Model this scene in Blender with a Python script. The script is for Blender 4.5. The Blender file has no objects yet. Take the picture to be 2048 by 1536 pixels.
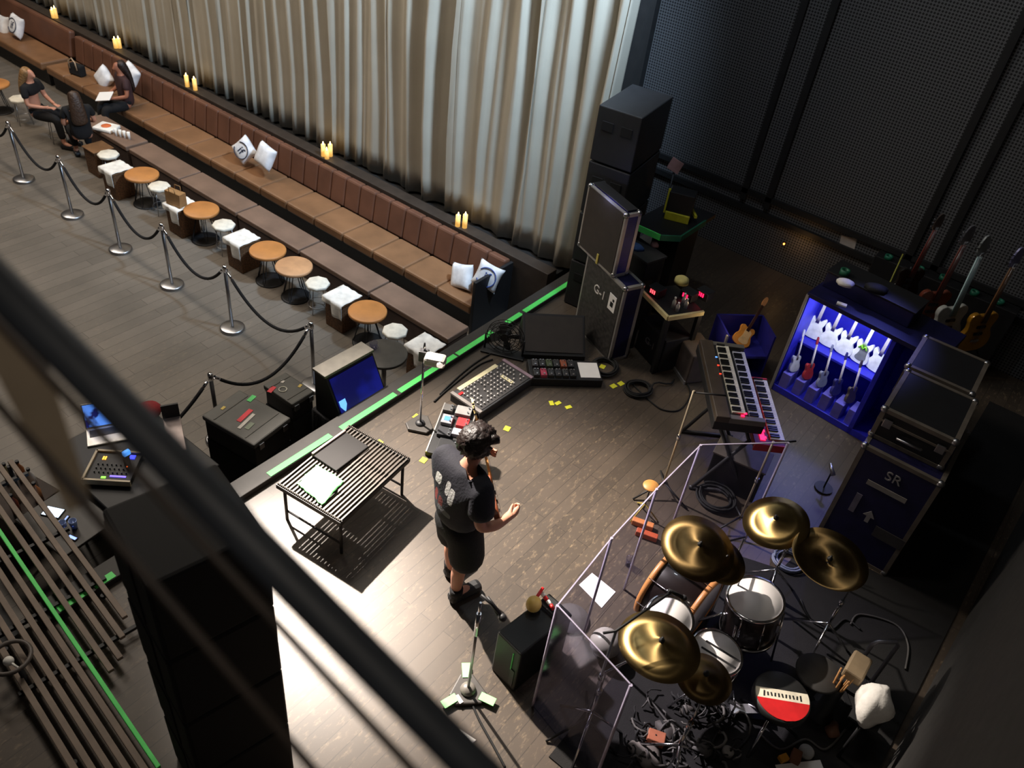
import bpy, bmesh, math, random
from math import sin, cos, pi, radians, sqrt
from mathutils import Vector, Matrix, Quaternion
random.seed(7)
SC = bpy.context.scene
COL = SC.collection
# ------------------------------------------------------------------ camera
YAW, PIT, ROL, FPX = radians(180 - 56.6458), radians(39.534), radians(8.2706), 1657.64
CAM = Vector((0, 0, 5.7))
fw = Vector((cos(PIT) * cos(YAW), cos(PIT) * sin(YAW), -sin(PIT)))
r0 = fw.cross(Vector((0, 0, 1))).normalized()
u0 = r0.cross(fw)
rr = r0 * cos(ROL) + u0 * sin(ROL)
uu = -r0 * sin(ROL) + u0 * cos(ROL)
cd = bpy.data.cameras.new('camera')
cam = bpy.data.objects.new('camera', cd)
COL.objects.link(cam)
cd.sensor_fit = 'HORIZONTAL'
cd.sensor_width = 36
cd.lens = FPX / 2048 * 36
cd.clip_start = 0.02
cd.dof.use_dof = True
cd.dof.focus_distance = 7.6
cd.dof.aperture_fstop = 1.9
cam.matrix_world = Matrix(((rr.x, uu.x, -fw.x, CAM.x), (rr.y, uu.y, -fw.y, CAM.y), (rr.z, uu.z, -fw.z, CAM.z), (0, 0, 0, 1)))
SC.camera = cam

def ray(x, y): return fw + rr * ((x - 1024) / FPX) - uu * ((y - 768) / FPX)
def at(x, y, z):
    d = ray(x, y); return CAM + d * ((z - CAM.z) / d.z)
def atY(x, y, Y):
    d = ray(x, y); return CAM + d * (Y / d.y)
def atX(x, y, X):
    d = ray(x, y); return CAM + d * (X / d.x)

# ------------------------------------------------------------------ materials
def lin(c):
    o = []
    for v in c:
        v /= 255.0
        o.append(v / 12.92 if v <= .04045 else ((v + .055) / 1.055) ** 2.4)
    return (*o, 1)
MATS = {}
def mat(name, col, rough=.6, metal=0, var=.18, scale=9, bump=0, emit=None, es=0, coat=0, bscale=60, spec=.5):
    if name in MATS: return MATS[name]
    m = bpy.data.materials.new(name); m.use_nodes = True
    nt = m.node_tree; N = nt.nodes; L = nt.links
    b = N['Principled BSDF']
    c = lin(col)
    b.inputs['Roughness'].default_value = rough
    b.inputs['Metallic'].default_value = metal
    b.inputs['Specular IOR Level'].default_value = spec
    b.inputs['Coat Weight'].default_value = coat
    tc = N.new('ShaderNodeTexCoord')
    nz = N.new('ShaderNodeTexNoise'); nz.inputs['Scale'].default_value = scale; nz.inputs['Detail'].default_value = 5
    L.new(tc.outputs['Object'], nz.inputs['Vector'])
    rp = N.new('ShaderNodeValToRGB')
    rp.color_ramp.elements[0].position = .3; rp.color_ramp.elements[1].position = .7
    rp.color_ramp.elements[0].color = (*[v * (1 - var) for v in c[:3]], 1)
    rp.color_ramp.elements[1].color = (*[min(1, v * (1 + var)) for v in c[:3]], 1)
    L.new(nz.outputs['Fac'], rp.inputs['Fac']); L.new(rp.outputs['Color'], b.inputs['Base Color'])
    if bump:
        n2 = N.new('ShaderNodeTexNoise'); n2.inputs['Scale'].default_value = bscale
        L.new(tc.outputs['Object'], n2.inputs['Vector'])
        bp = N.new('ShaderNodeBump'); bp.inputs['Strength'].default_value = bump; bp.inputs['Distance'].default_value = .01
        L.new(n2.outputs['Fac'], bp.inputs['Height']); L.new(bp.outputs['Normal'], b.inputs['Normal'])
    if emit:
        b.inputs['Emission Color'].default_value = lin(emit); b.inputs['Emission Strength'].default_value = es
    MATS[name] = m
    return m

def plank_mat(name, c1, c2, dark, along_y=True, pw=.14, pl=1.6, scuff=.5, rough=.55):
    m = bpy.data.materials.new(name); m.use_nodes = True
    nt = m.node_tree; N = nt.nodes; L = nt.links; b = N['Principled BSDF']
    tc = N.new('ShaderNodeTexCoord'); mp = N.new('ShaderNodeMapping')
    mp.inputs['Rotation'].default_value = (0, 0, radians(90) if along_y else 0)
    L.new(tc.outputs['Object'], mp.inputs['Vector'])
    br = N.new('ShaderNodeTexBrick')
    br.inputs['Scale'].default_value = 1
    br.inputs['Brick Width'].default_value = pl; br.inputs['Row Height'].default_value = pw
    br.inputs['Mortar Size'].default_value = .003; br.inputs['Bias'].default_value = 0
    br.inputs['Color1'].default_value = lin(c1); br.inputs['Color2'].default_value = lin(c2); br.inputs['Mortar'].default_value = lin(dark)
    L.new(mp.outputs['Vector'], br.inputs['Vector'])
    n1 = N.new('ShaderNodeTexNoise'); n1.inputs['Scale'].default_value = 1.3; n1.inputs['Detail'].default_value = 6
    L.new(tc.outputs['Object'], n1.inputs['Vector'])
    mx = N.new('ShaderNodeMix'); mx.data_type = 'RGBA'; mx.blend_type = 'MULTIPLY'; mx.inputs[0].default_value = .55
    L.new(br.outputs['Color'], mx.inputs[6])
    r1 = N.new('ShaderNodeValToRGB'); r1.color_ramp.elements[0].position = .3; r1.color_ramp.elements[1].position = .7
    r1.color_ramp.elements[0].color = (.45, .45, .45, 1); r1.color_ramp.elements[1].color = (1, 1, 1, 1)
    L.new(n1.outputs['Fac'], r1.inputs['Fac']); L.new(r1.outputs['Color'], mx.inputs[7])
    # pale worn scratches
    mp2 = N.new('ShaderNodeMapping'); mp2.inputs['Scale'].default_value = (13, 5, 1); mp2.inputs['Rotation'].default_value = (0, 0, .6)
    L.new(tc.outputs['Object'], mp2.inputs['Vector'])
    n2 = N.new('ShaderNodeTexNoise'); n2.inputs['Scale'].default_value = 2.2; n2.inputs['Detail'].default_value = 8; n2.inputs['Roughness'].default_value = .7
    L.new(mp2.outputs['Vector'], n2.inputs['Vector'])
    r2 = N.new('ShaderNodeValToRGB'); r2.color_ramp.elements[0].position = .54; r2.color_ramp.elements[1].position = .82
    L.new(n2.outputs['Fac'], r2.inputs['Fac'])
    mul = N.new('ShaderNodeMath'); mul.operation = 'MULTIPLY'; mul.inputs[1].default_value = scuff
    n3 = N.new('ShaderNodeTexNoise'); n3.inputs['Scale'].default_value = .8; n3.inputs['Detail'].default_value = 3; L.new(tc.outputs['Object'], n3.inputs['Vector'])
    r3 = N.new('ShaderNodeValToRGB'); r3.color_ramp.elements[0].position = .38; r3.color_ramp.elements[1].position = .62; L.new(n3.outputs['Fac'], r3.inputs['Fac'])
    m0 = N.new('ShaderNodeMath'); m0.operation = 'MULTIPLY'; L.new(r2.outputs['Color'], m0.inputs[0]); L.new(r3.outputs['Color'], m0.inputs[1])
    L.new(m0.outputs[0], mul.inputs[0])
    m3 = N.new('ShaderNodeMix'); m3.data_type = 'RGBA'
    L.new(mul.outputs[0], m3.inputs[0]); L.new(mx.outputs[2], m3.inputs[6]); m3.inputs[7].default_value = lin((190, 165, 130))
    L.new(m3.outputs[2], b.inputs['Base Color'])
    b.inputs['Roughness'].default_value = rough
    return m

def perf_mat(name, c, dk, pitch=.03):
    m = bpy.data.materials.new(name); m.use_nodes = True
    nt = m.node_tree; N = nt.nodes; L = nt.links; b = N['Principled BSDF']
    tc = N.new('ShaderNodeTexCoord'); sp = N.new('ShaderNodeSeparateXYZ'); L.new(tc.outputs['Object'], sp.inputs[0])
    outs = []
    for k in ('X', 'Z'):
        a = N.new('ShaderNodeMath'); a.operation = 'MULTIPLY'; a.inputs[1].default_value = 2 * pi / pitch; L.new(sp.outputs[k], a.inputs[0])
        s = N.new('ShaderNodeMath'); s.operation = 'SINE'; L.new(a.outputs[0], s.inputs[0]); outs.append(s)
    ad = N.new('ShaderNodeMath'); ad.operation = 'ADD'; L.new(outs[0].outputs[0], ad.inputs[0]); L.new(outs[1].outputs[0], ad.inputs[1])
    rp = N.new('ShaderNodeValToRGB'); rp.color_ramp.elements[0].position = .0; rp.color_ramp.elements[1].position = .6
    rp.color_ramp.elements[0].color = lin(c); rp.color_ramp.elements[1].color = lin(dk)
    L.new(ad.outputs[0], rp.inputs['Fac']); L.new(rp.outputs['Color'], b.inputs['Base Color'])
    b.inputs['Roughness'].default_value = .7
    return m

def clear_mat(name, tint=(235, 235, 245), gl=.04):
    m = bpy.data.materials.new(name); m.use_nodes = True
    nt = m.node_tree; N = nt.nodes; L = nt.links; N.remove(N['Principled BSDF'])
    t = N.new('ShaderNodeBsdfTransparent'); t.inputs[0].default_value = lin(tint)
    g = N.new('ShaderNodeBsdfGlossy'); g.inputs['Roughness'].default_value = .1; g.inputs[0].default_value = (.9, .88, 1, 1)
    d = N.new('ShaderNodeBsdfDiffuse'); d.inputs[0].default_value = (.6, .58, .7, 1)
    nz = N.new('ShaderNodeTexNoise'); nz.inputs['Scale'].default_value = 3
    mu = N.new('ShaderNodeMath'); mu.operation = 'MULTIPLY'; mu.inputs[1].default_value = .02; L.new(nz.outputs['Fac'], mu.inputs[0])
    a = N.new('ShaderNodeMixShader'); a.inputs[0].default_value = gl; L.new(t.outputs[0], a.inputs[1]); L.new(g.outputs[0], a.inputs[2])
    c = N.new('ShaderNodeMixShader'); L.new(mu.outputs[0], c.inputs[0]); L.new(a.outputs[0], c.inputs[1]); L.new(d.outputs[0], c.inputs[2])
    L.new(c.outputs[0], N['Material Output'].inputs['Surface'])
    return m

def screen_mat(name, c1, c2, es, scale=3, pos=(.45, .6)):
    m = bpy.data.materials.new(name); m.use_nodes = True
    nt = m.node_tree; N = nt.nodes; L = nt.links; b = N['Principled BSDF']
    tc = N.new('ShaderNodeTexCoord'); nz = N.new('ShaderNodeTexNoise'); nz.inputs['Scale'].default_value = scale
    L.new(tc.outputs['Object'], nz.inputs['Vector'])
    rp = N.new('ShaderNodeValToRGB'); rp.color_ramp.elements[0].position = pos[0]; rp.color_ramp.elements[1].position = pos[1]
    rp.color_ramp.elements[0].color = lin(c1); rp.color_ramp.elements[1].color = lin(c2)
    L.new(nz.outputs['Fac'], rp.inputs['Fac']); L.new(rp.outputs['Color'], b.inputs['Emission Color'])
    b.inputs['Emission Strength'].default_value = es; b.inputs['Base Color'].default_value = (.01, .01, .02, 1); b.inputs['Roughness'].default_value = .2
    return m

BLK = mat('black_paint', (22, 22, 24), .55)
BLK2 = mat('black_cloth', (14, 14, 17), .9, bump=.3)
DGREY = mat('dark_grey', (48, 48, 50), .5)
RUB = mat('rubber', (16, 16, 16), .8)
CHR = mat('chrome', (215, 215, 218), .16, 1, var=.03)
STEEL = mat('brushed_steel', (170, 170, 172), .33, 1, var=.08)
ALU = mat('aluminium_edge', (175, 172, 168), .45, .6, var=.1)
WHITE = mat('white_cloth', (238, 234, 226), .8, bump=.2)
PAPER = mat('paper', (245, 243, 240), .7, var=.02)
WSEAT = mat('white_vinyl', (236, 230, 214), .5)
WOODO = mat('table_wood', (190, 128, 70), .45, scale=4)
WOODP = mat('pale_table_wood', (198, 150, 108), .45, scale=5)
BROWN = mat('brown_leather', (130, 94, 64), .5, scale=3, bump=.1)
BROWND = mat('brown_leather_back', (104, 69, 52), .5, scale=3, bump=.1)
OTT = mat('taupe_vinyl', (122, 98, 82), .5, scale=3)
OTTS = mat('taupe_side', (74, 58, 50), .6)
WICK = mat('wicker', (96, 66, 40), .8, var=.5, scale=45, bump=.8)
GREEN = mat('green_tape', (90, 235, 110), .5, var=.08)
YEL = mat('yellow_tape', (226, 226, 60), .5, var=.06)
RED = mat('red_paint', (200, 34, 36), .45)
BLUE = mat('blue_laminate', (30, 30, 120), .45)
BLUED = mat('dark_blue_laminate', (14, 14, 60), .5)
BRASS = mat('brass_cymbal', (176, 150, 98), .38, 1, var=.1, scale=14)
BRASSD = mat('dark_brass', (122, 101, 66), .44, 1, var=.16, scale=14)
for _m in (BRASS, BRASSD):
    _n = _m.node_tree; _t = _n.nodes.new('ShaderNodeTangent'); _t.direction_type = 'RADIAL'; _t.axis = 'Z'
    _b = _n.nodes['Principled BSDF']; _b.inputs['Anisotropic'].default_value = .85; _n.links.new(_t.outputs[0], _b.inputs['Tangent'])
DRUMW = mat('drum_skin', (232, 228, 226), .5, var=.03)
HOOPW = mat('maple_hoop', (205, 140, 80), .4, scale=8)
SKIN = mat('skin', (196, 138, 112), .55, var=.06)
SKIND = mat('skin_tan', (160, 102, 76), .55, var=.06)
HAIRD = mat('dark_hair', (34, 22, 18), .5, var=.4, scale=30, bump=.8, bscale=40)
HAIRB = mat('blond_hair', (140, 105, 66), .5, var=.4, scale=30, bump=.8, bscale=40)
HAIRN = mat('brown_hair', (58, 40, 28), .5, var=.4, scale=30, bump=.8, bscale=40)
WAX = mat('candle_wax', (240, 205, 130), .5, emit=(255, 190, 90), es=.7)
FLAME = mat('flame', (255, 230, 170), .5, emit=(255, 220, 150), es=14)
CLEAR = clear_mat('clear_acrylic')
ACR_EDGE = mat('acrylic_edge', (190, 180, 205), .3)

# ------------------------------------------------------------------ mesh builder
class MB:
    def __init__(s): s.bm = bmesh.new(); s.M = Matrix()
    def _f(s, vs, sm=False, mi=0):
        try:
            f = s.bm.faces.new(vs); f.smooth = sm; f.material_index = mi; return f
        except ValueError: return None
    def box(s, c, d, rz=0, bev=0, mi=0, R=None):
        tmp = bmesh.new(); bmesh.ops.create_cube(tmp, size=1)
        bmesh.ops.scale(tmp, vec=d, verts=tmp.verts)
        if bev: bmesh.ops.bevel(tmp, geom=tmp.edges[:], offset=bev, segments=2, affect='EDGES', profile=.5)
        M = Matrix.Translation(c) @ (R.to_4x4() if R else Matrix.Rotation(rz, 4, 'Z'))
        s._merge(tmp, M, mi); return s
    def _merge(s, tmp, M, mi=0, sm=False):
        M = s.M @ M; mp = {}
        for v in tmp.verts: mp[v] = s.bm.verts.new(M @ v.co)
        for f in tmp.faces: s._f([mp[v] for v in f.verts], sm or f.smooth, mi)
        tmp.free()
    def rings(s, rs, cap=True, closed=False, sm=True, mi=0):
        V = [[s.bm.verts.new(s.M @ Vector(p)) for p in r] for r in rs]
        n = len(V[0]); K = len(V)
        for i in range(K if closed else K - 1):
            a, b = V[i], V[(i + 1) % K]
            for j in range(n): s._f([a[j], a[(j + 1) % n], b[(j + 1) % n], b[j]], sm, mi)
        if cap and not closed:
            s._f(V[0][::-1], False, mi); s._f(V[-1], False, mi)
        return s
    def lathe(s, prof, n=24, c=(0, 0, 0), ax=(0, 0, 1), mi=0, cap=True):
        q = Vector((0, 0, 1)).rotation_difference(Vector(ax).normalized()); c = Vector(c)
        s.rings([[c + q @ Vector((r * cos(2 * pi * k / n), r * sin(2 * pi * k / n), z)) for k in range(n)] for r, z in prof], cap=cap, mi=mi)
        return s
    def cyl(s, a, b, r, r2=None, n=14, mi=0):
        a, b = Vector(a), Vector(b); d = b - a
        return s.lathe([(r, 0), (r if r2 is None else r2, d.length)], n, a, d, mi)
    def tube(s, pts, r, n=8, closed=False, mi=0):
        pts = [Vector(p) for p in pts]; K = len(pts); rs = []; up = None
        for i, p in enumerate(pts):
            if closed: t = pts[(i + 1) % K] - pts[i - 1]
            else: t = pts[min(i + 1, K - 1)] - pts[max(i - 1, 0)]
            t.normalize()
            if up is None: up = Vector((0, 0, 1)) if abs(t.z) < .9 else Vector((1, 0, 0))
            u = (up - t * up.dot(t))
            if u.length < 1e-4: u = t.orthogonal()
            u.normalize(); up = u; w = t.cross(u)
            rad = r[i] if isinstance(r, (list, tuple)) else r
            rs.append([p + (u * cos(2 * pi * k / n) + w * sin(2 * pi * k / n)) * rad for k in range(n)])
        return s.rings(rs, closed=closed, mi=mi)
    def sph(s, c, r, sc=(1, 1, 1), n=16, mi=0):
        tmp = bmesh.new(); bmesh.ops.create_uvsphere(tmp, u_segments=n, v_segments=max(6, n // 2), radius=r)
        s._merge(tmp, Matrix.Translation(c) @ Matrix.Diagonal((*sc, 1)), mi, True); return s
    def prism(s, pts, z0, z1, M=None, bev=0, mi=0):
        tmp = bmesh.new(); vs = [tmp.verts.new((p[0], p[1], z0)) for p in pts]; f = tmp.faces.new(vs)
        if f.normal.z > 0 or True:
            f.normal_update()
        r = bmesh.ops.extrude_face_region(tmp, geom=[f]); 
        bmesh.ops.translate(tmp, vec=(0, 0, z1 - z0), verts=[v for v in r['geom'] if isinstance(v, bmesh.types.BMVert)])
        bmesh.ops.recalc_face_normals(tmp, faces=tmp.faces[:])
        if bev:
            es = [e for e in tmp.edges if abs(e.verts[0].co.z - e.verts[1].co.z) < 1e-6]
            bmesh.ops.bevel(tmp, geom=es, offset=bev, segments=2, affect='EDGES', profile=.5)
        s._merge(tmp, M or Matrix(), mi); return s
    def build(s, name, m, parent=None, loc=None, rz=0):
        bmesh.ops.recalc_face_normals(s.bm, faces=s.bm.faces[:])
        me = bpy.data.meshes.new(name); s.bm.to_mesh(me); s.bm.free()
        for k in (m if isinstance(m, (list, tuple)) else [m]): me.materials.append(k)
        o = bpy.data.objects.new(name, me); COL.objects.link(o)
        if parent: o.parent = parent
        if loc is not None: o.location = loc
        o.rotation_euler.z = rz
        return o

def tag(o, label=None, cat=None, group=None, kind=None):
    if label: o['label'] = label
    if cat: o['category'] = cat
    if group: o['group'] = group
    if kind: o['kind'] = kind
    return o
def thing(name, label, cat, loc=(0, 0, 0), rz=0, group=None):
    o = bpy.data.objects.new(name, None); o.empty_display_size = .05; COL.objects.link(o)
    o.location = loc; o.rotation_euler.z = rz
    return tag(o, label, cat, group)
def dup(root, loc, rz=None, label=None, group=None):
    r = root.copy(); COL.objects.link(r); r.location = loc
    if rz is not None: r.rotation_euler.z = rz
    if label: r['label'] = label
    if group: r['group'] = group
    for ch in list(root.children):
        c = ch.copy(); COL.objects.link(c); c.parent = r
        for g in list(ch.children):
            d = g.copy(); COL.objects.link(d); d.parent = c
    return r
def single(mb, name, m, label, cat, loc=None, rz=0, group=None):
    return tag(mb.build(name, m, None, loc, rz), label, cat, group)
def struct(mb, name, m): return tag(mb.build(name, m), kind='structure')
def text_mesh(name, s, size, m, parent, M, depth=.004):
    cu = bpy.data.curves.new(name, 'FONT'); cu.body = s; cu.size = size; cu.extrude = depth; cu.align_x = 'CENTER'; cu.align_y = 'CENTER'
    t = bpy.data.objects.new(name + '_tmp', cu); COL.objects.link(t)
    bpy.context.view_layer.update()
    me = bpy.data.meshes.new_from_object(t.evaluated_get(bpy.context.evaluated_depsgraph_get()))
    bpy.data.objects.remove(t); me.materials.clear(); me.materials.append(m)
    o = bpy.data.objects.new(name, me); COL.objects.link(o); o.parent = parent; o.matrix_local = M
    return o
def skin(name, J, E, m, parent, root=0, lv=2, smooth=True):
    """one continuous skinned surface from joints J[i]=(pos, r or (rx,ry)) and edges E"""
    keys = list(J); idx = {k: i for i, k in enumerate(keys)}
    me = bpy.data.meshes.new(name)
    me.from_pydata([J[k][0] for k in keys], [(idx[a], idx[b]) for a, b in E], [])
    o = bpy.data.objects.new(name, me); COL.objects.link(o); o.parent = parent
    me.materials.append(m)
    md = o.modifiers.new('skin', 'SKIN'); md.use_smooth_shade = True; md.branch_smoothing = .3
    for i, k in enumerate(keys):
        r = J[k][1]; me.skin_vertices[0].data[i].radius = (r, r) if not isinstance(r, tuple) else r
        me.skin_vertices[0].data[i].use_root = (i == root)
    sb = o.modifiers.new('sub', 'SUBSURF'); sb.levels = lv; sb.render_levels = lv
    return o
def line_pts(a, b, n): return [Vector(a).lerp(Vector(b), i / n) for i in range(n + 1)]
def sag(a, b, s, n=16):
    return [p - Vector((0, 0, s * 4 * (i / n) * (1 - i / n))) for i, p in enumerate(line_pts(a, b, n))]

G = -.95      # auditorium floor level; the stage floor is z = 0
# ================================================================== SETTING
FLOORM = plank_mat('auditorium_planks', (122, 114, 104), (110, 103, 94), (76, 70, 62), True, .16, 1.8, .3, .5)
STAGEM = plank_mat('stage_planks', (88, 77, 66), (78, 68, 58), (60, 52, 45), True, .12, 1.5, .7, .45)
m = MB(); m.box((-13.3, 4.0, G - .05), (17.5, 10, .1)); struct(m, 'floor', FLOORM)
m = MB(); m.box((-1.68, 4.75, -.475), (5.76, 11.5, .95)); struct(m, 'stage_floor', STAGEM)
m = MB(); m.box((-13.35, 8.75, 3.4), (17.4, .2, 8.8)); struct(m, 'wall_left', mat('dark_wall', (30, 28, 27), .8))
m = MB(); m.box((-22.1, 4.0, 3.4), (.1, 10, 8.8)); struct(m, 'wall_far', mat('dark_wall2', (40, 34, 30), .8))
m = MB(); m.box((-1.6, 10.42, 4.0), (8.6, .12, 8)); struct(m, 'wall_back', perf_mat('perforated_panel', (100, 100, 102), (26, 26, 27), .036))
m = MB()
for x in (-3.52, -3.17, -1.27, -.95, -5.42): m.box((x, 10.33, 4.4), (.085, .05, 7.2))
struct(m, 'trim_1', mat('wall_batten', (30, 30, 31), .6))
m = MB()
for z in (.93, .7): m.box((-1.6, 10.33, z), (8.4, .05, .07))
struct(m, 'trim_2', MATS['wall_batten'])
m = MB(); m.box((1.0, 5.6, 4.0), (.14, 10.2, 8), rz=-radians(2.9)); struct(m, 'wall_right', mat('grey_wall_cloth', (48, 46, 44), .9, bump=.4, bscale=200))
m = MB(); m.box((-10.2, 4.2, 7.86), (23.9, 10.6, .12)); struct(m, 'ceiling', mat('ceiling_black', (20, 20, 20), .9))
# candle ledge behind the banquette
m = MB(); m.box((-12.6, 8.02, (G - .06) / 2), (15.4, .2, .89), bev=.008); struct(m, 'trim_3', mat('ledge_board', (54, 45, 38), .5))
m = MB(); m.box((-12.6, 8.27, (G - .14) / 2), (15.4, .28, .8)); struct(m, 'trim_5', mat('ledge_recess', (14, 13, 13), .8))
# kerb along the downstage edge, with its vertical fascia towards the stage
m = MB(); m.box((-4.56, 4.6, .03), (.2, 7.2, .06), bev=.006); struct(m, 'trim_4', mat('kerb_grey', (48, 45, 42), .6))

# ------------------------------------------------------------------ curtain
def curtain():
    bm = bmesh.new(); rnd = random.Random(3)
    xs = []; x = -19.3; ph = 0; cols = []
    X1 = -4.6
    while x < X1:
        wl = rnd.uniform(.17, .34) if x < -8.5 else rnd.uniform(.24, .5)
        am = rnd.choice((.03, .05, .08, .11, .13)) * rnd.uniform(.8, 1.15); n = 14
        for k in range(n):
            t = k / n
            cols.append((x + wl * t, am * cos(2 * pi * t) + .022 * sin(4 * pi * t + wl * 30) + .01 * sin(6 * pi * t), wl))
        x += wl
    zs = [-.1, .25, 1, 2.2, 3.6, 5.2, 7.0]
    V = []
    for (x, y, w) in cols:
        x = min(x, X1); col = []
        for i, z in enumerate(zs):
            k = .75 + .25 * cos(z * .9 + w * 9)
            col.append(bm.verts.new((x + .03 * sin(z * 1.1 + w * 20), 8.27 - y * k, z)))
        V.append(col)
    for a, b in zip(V, V[1:]):
        for i in range(len(zs) - 1):
            f = bm.faces.new((a[i], b[i], b[i + 1], a[i + 1])); f.smooth = True
    me = bpy.data.meshes.new('curtain'); bm.to_mesh(me); bm.free()
    o = bpy.data.objects.new('curtain', me); COL.objects.link(o)
    me.materials.append(mat('curtain_velour', (166, 159, 144), .65, scale=2, var=.06, bump=.15, bscale=120))
    s = o.modifiers.new('thick', 'SOLIDIFY'); s.thickness = .008
    tag(o, 'long greyish beige pleated curtain hanging behind the brown banquette', 'curtain')
curtain()

# ------------------------------------------------------------------ banquette
bq = thing('banquette', 'long brown leather banquette with channelled backrest in front of the curtain', 'bench', (-5.5, 7.2, G))
L_ = 10.4
m = MB(); m.box((-L_ / 2, .27, .15), (L_, .5, .3)); m.build('base', BLK, bq)
n = 17
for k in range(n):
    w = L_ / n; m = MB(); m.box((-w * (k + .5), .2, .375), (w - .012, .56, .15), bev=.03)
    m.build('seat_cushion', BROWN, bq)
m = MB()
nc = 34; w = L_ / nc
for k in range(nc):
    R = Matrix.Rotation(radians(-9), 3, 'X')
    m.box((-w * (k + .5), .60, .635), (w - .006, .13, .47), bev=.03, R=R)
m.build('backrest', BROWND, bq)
m = MB(); m.box((.03, .3, .42), (.05, .78, .84), bev=.01); m.build('end_panel', BLK, bq)
# return leg of the seating at the far left end
b2 = thing('banquette', 'shorter brown leather return bench at the far left corner', 'bench', (-16.0, 7.2, G))
m = MB(); m.box((-1.35, .27, .15), (2.6, .5, .3)); m.build('base', BLK, b2)
m = MB(); m.box((-1.35, .2, .375), (2.6, .56, .15), bev=.03); m.build('seat_cushion', BROWN, b2)
m = MB(); m.box((-1.35, .6, .66), (2.6, .13, .5), bev=.04, R=Matrix.Rotation(radians(-9), 3, 'X')); m.build('backrest', BROWND, b2)

# ------------------------------------------------------------------ candles on the ledge
CN = [('shorter of the two pillar candles at the far left end of the ledge', 105, 36, .15), ('taller candle of the pair at the far left end of the ledge', 113, 36, .18),
      ('left candle of the pair above the seated woman with white paper', 232, 96, .16), ('right candle of the pair above the seated woman with white paper', 240, 96, .17),
      ('left candle of the widely spaced pair along the ledge', 375, 173, .19), ('right candle of the widely spaced pair along the ledge', 391, 180, .19),
      ('left candle of the group of three above the white pillows', 647, 312, .19), ('right candle of the group of three above the white pillows', 661, 312, .19), ('short front candle of the group of three on the ledge', 654, 317, .14),
      ('left candle of the pair nearest the stage', 915, 452, .17), ('right taller candle of the pair nearest the stage', 929, 455, .2)]
for lb, x, y, h in CN:
    p = at(x, y, -.06); c = thing('pillar_candle', 'lit cream ' + lb, 'candle', (p.x, min(8.08, max(7.96, p.y)), -.06), 0, 'lit candles on the ledge')
    m = MB(); m.lathe([(0, 0), (.035, 0), (.035, h), (.025, h - .006), (0, h - .008)], 14); wx = m.build('wax', WAX, c)
    m = MB(); m.lathe([(.001, h - .01), (.011, h + .01), (.008, h + .03), (.0005, h + .05)], 8); m.build('flame', FLAME, wx)

# ------------------------------------------------------------------ ottomans
OT = [(-5.26, -6.63, 'taupe bench ottoman nearest the stage edge'), (-6.68, -8.01, 'taupe bench ottoman beside the pale round wooden table'), (-8.06, -9.38, 'taupe bench ottoman behind the white stool and crate pair'),
      (-9.43, -10.75, 'taupe bench ottoman beside the paper bag'), (-10.8, -12.1, 'taupe bench ottoman carrying the orange and white parcel'), (-12.2, -13.5, 'taupe bench ottoman at the knees of the seated women')]
for a, b, lb in OT:
    o = thing('ottoman', lb, 'ottoman', ((a + b) / 2, 6.6, G), 0, 'row of ottomans before the banquette')
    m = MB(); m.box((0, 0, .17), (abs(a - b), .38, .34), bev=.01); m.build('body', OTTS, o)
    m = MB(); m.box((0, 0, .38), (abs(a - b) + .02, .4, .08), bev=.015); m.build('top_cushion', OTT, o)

# ------------------------------------------------------------------ round tables
def table_proto(name, label, wood, x):
    t = thing(name, label, 'table', (x, 6.02, G), 0, 'small round tables before the ottomans')
    m = MB(); m.lathe([(0, .455), (.235, .455), (.245, .462), (.245, .492), (.235, .5), (0, .5)], 40); m.build('tabletop', wood, t)
    for k in range(4):
        a = k * pi / 2 + .4; m = MB()
        m.tube([(.07 * cos(a - .35), .07 * sin(a - .35), .455), (.17 * cos(a - .1), .17 * sin(a - .1), .06), (.185 * cos(a), .185 * sin(a), .015), (.17 * cos(a + .1), .17 * sin(a + .1), .06), (.07 * cos(a + .35), .07 * sin(a + .35), .455)], .006, 6)
        m.build('leg', BLK, t)
    m = MB(); m.lathe([(0, 0), (.2, 0), (.2, .012), (.17, .018), (0, .018)], 32); m.build('foot_plate', BLK, t)
    return t
tp = table_proto('round_table', 'round wooden table next to the gold striped crate, fifth along the row', WOODO, at(533, 500, -.45).x)
table_proto('round_table', 'pale pinkish round table, lighter grained than the other round tables', WOODP, at(590, 530, -.45).x)
dup(tp, (at(737, 620, -.45).x, 6.02, G), .3, 'round orange wood table nearest the stage')
dup(tp, (at(397, 420, -.45).x, 6.02, G), .7, 'round orange wood table in front of the paper bag crate')
dup(tp, (at(281, 348, -.45).x, 6.0, G), .2, 'dim brown round table beside the white stool behind the stanchions')
dup(tp, (at(2, 163, -.45).x, 6.0, G), .2, 'round orange table cut by the left edge of the photo')

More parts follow.
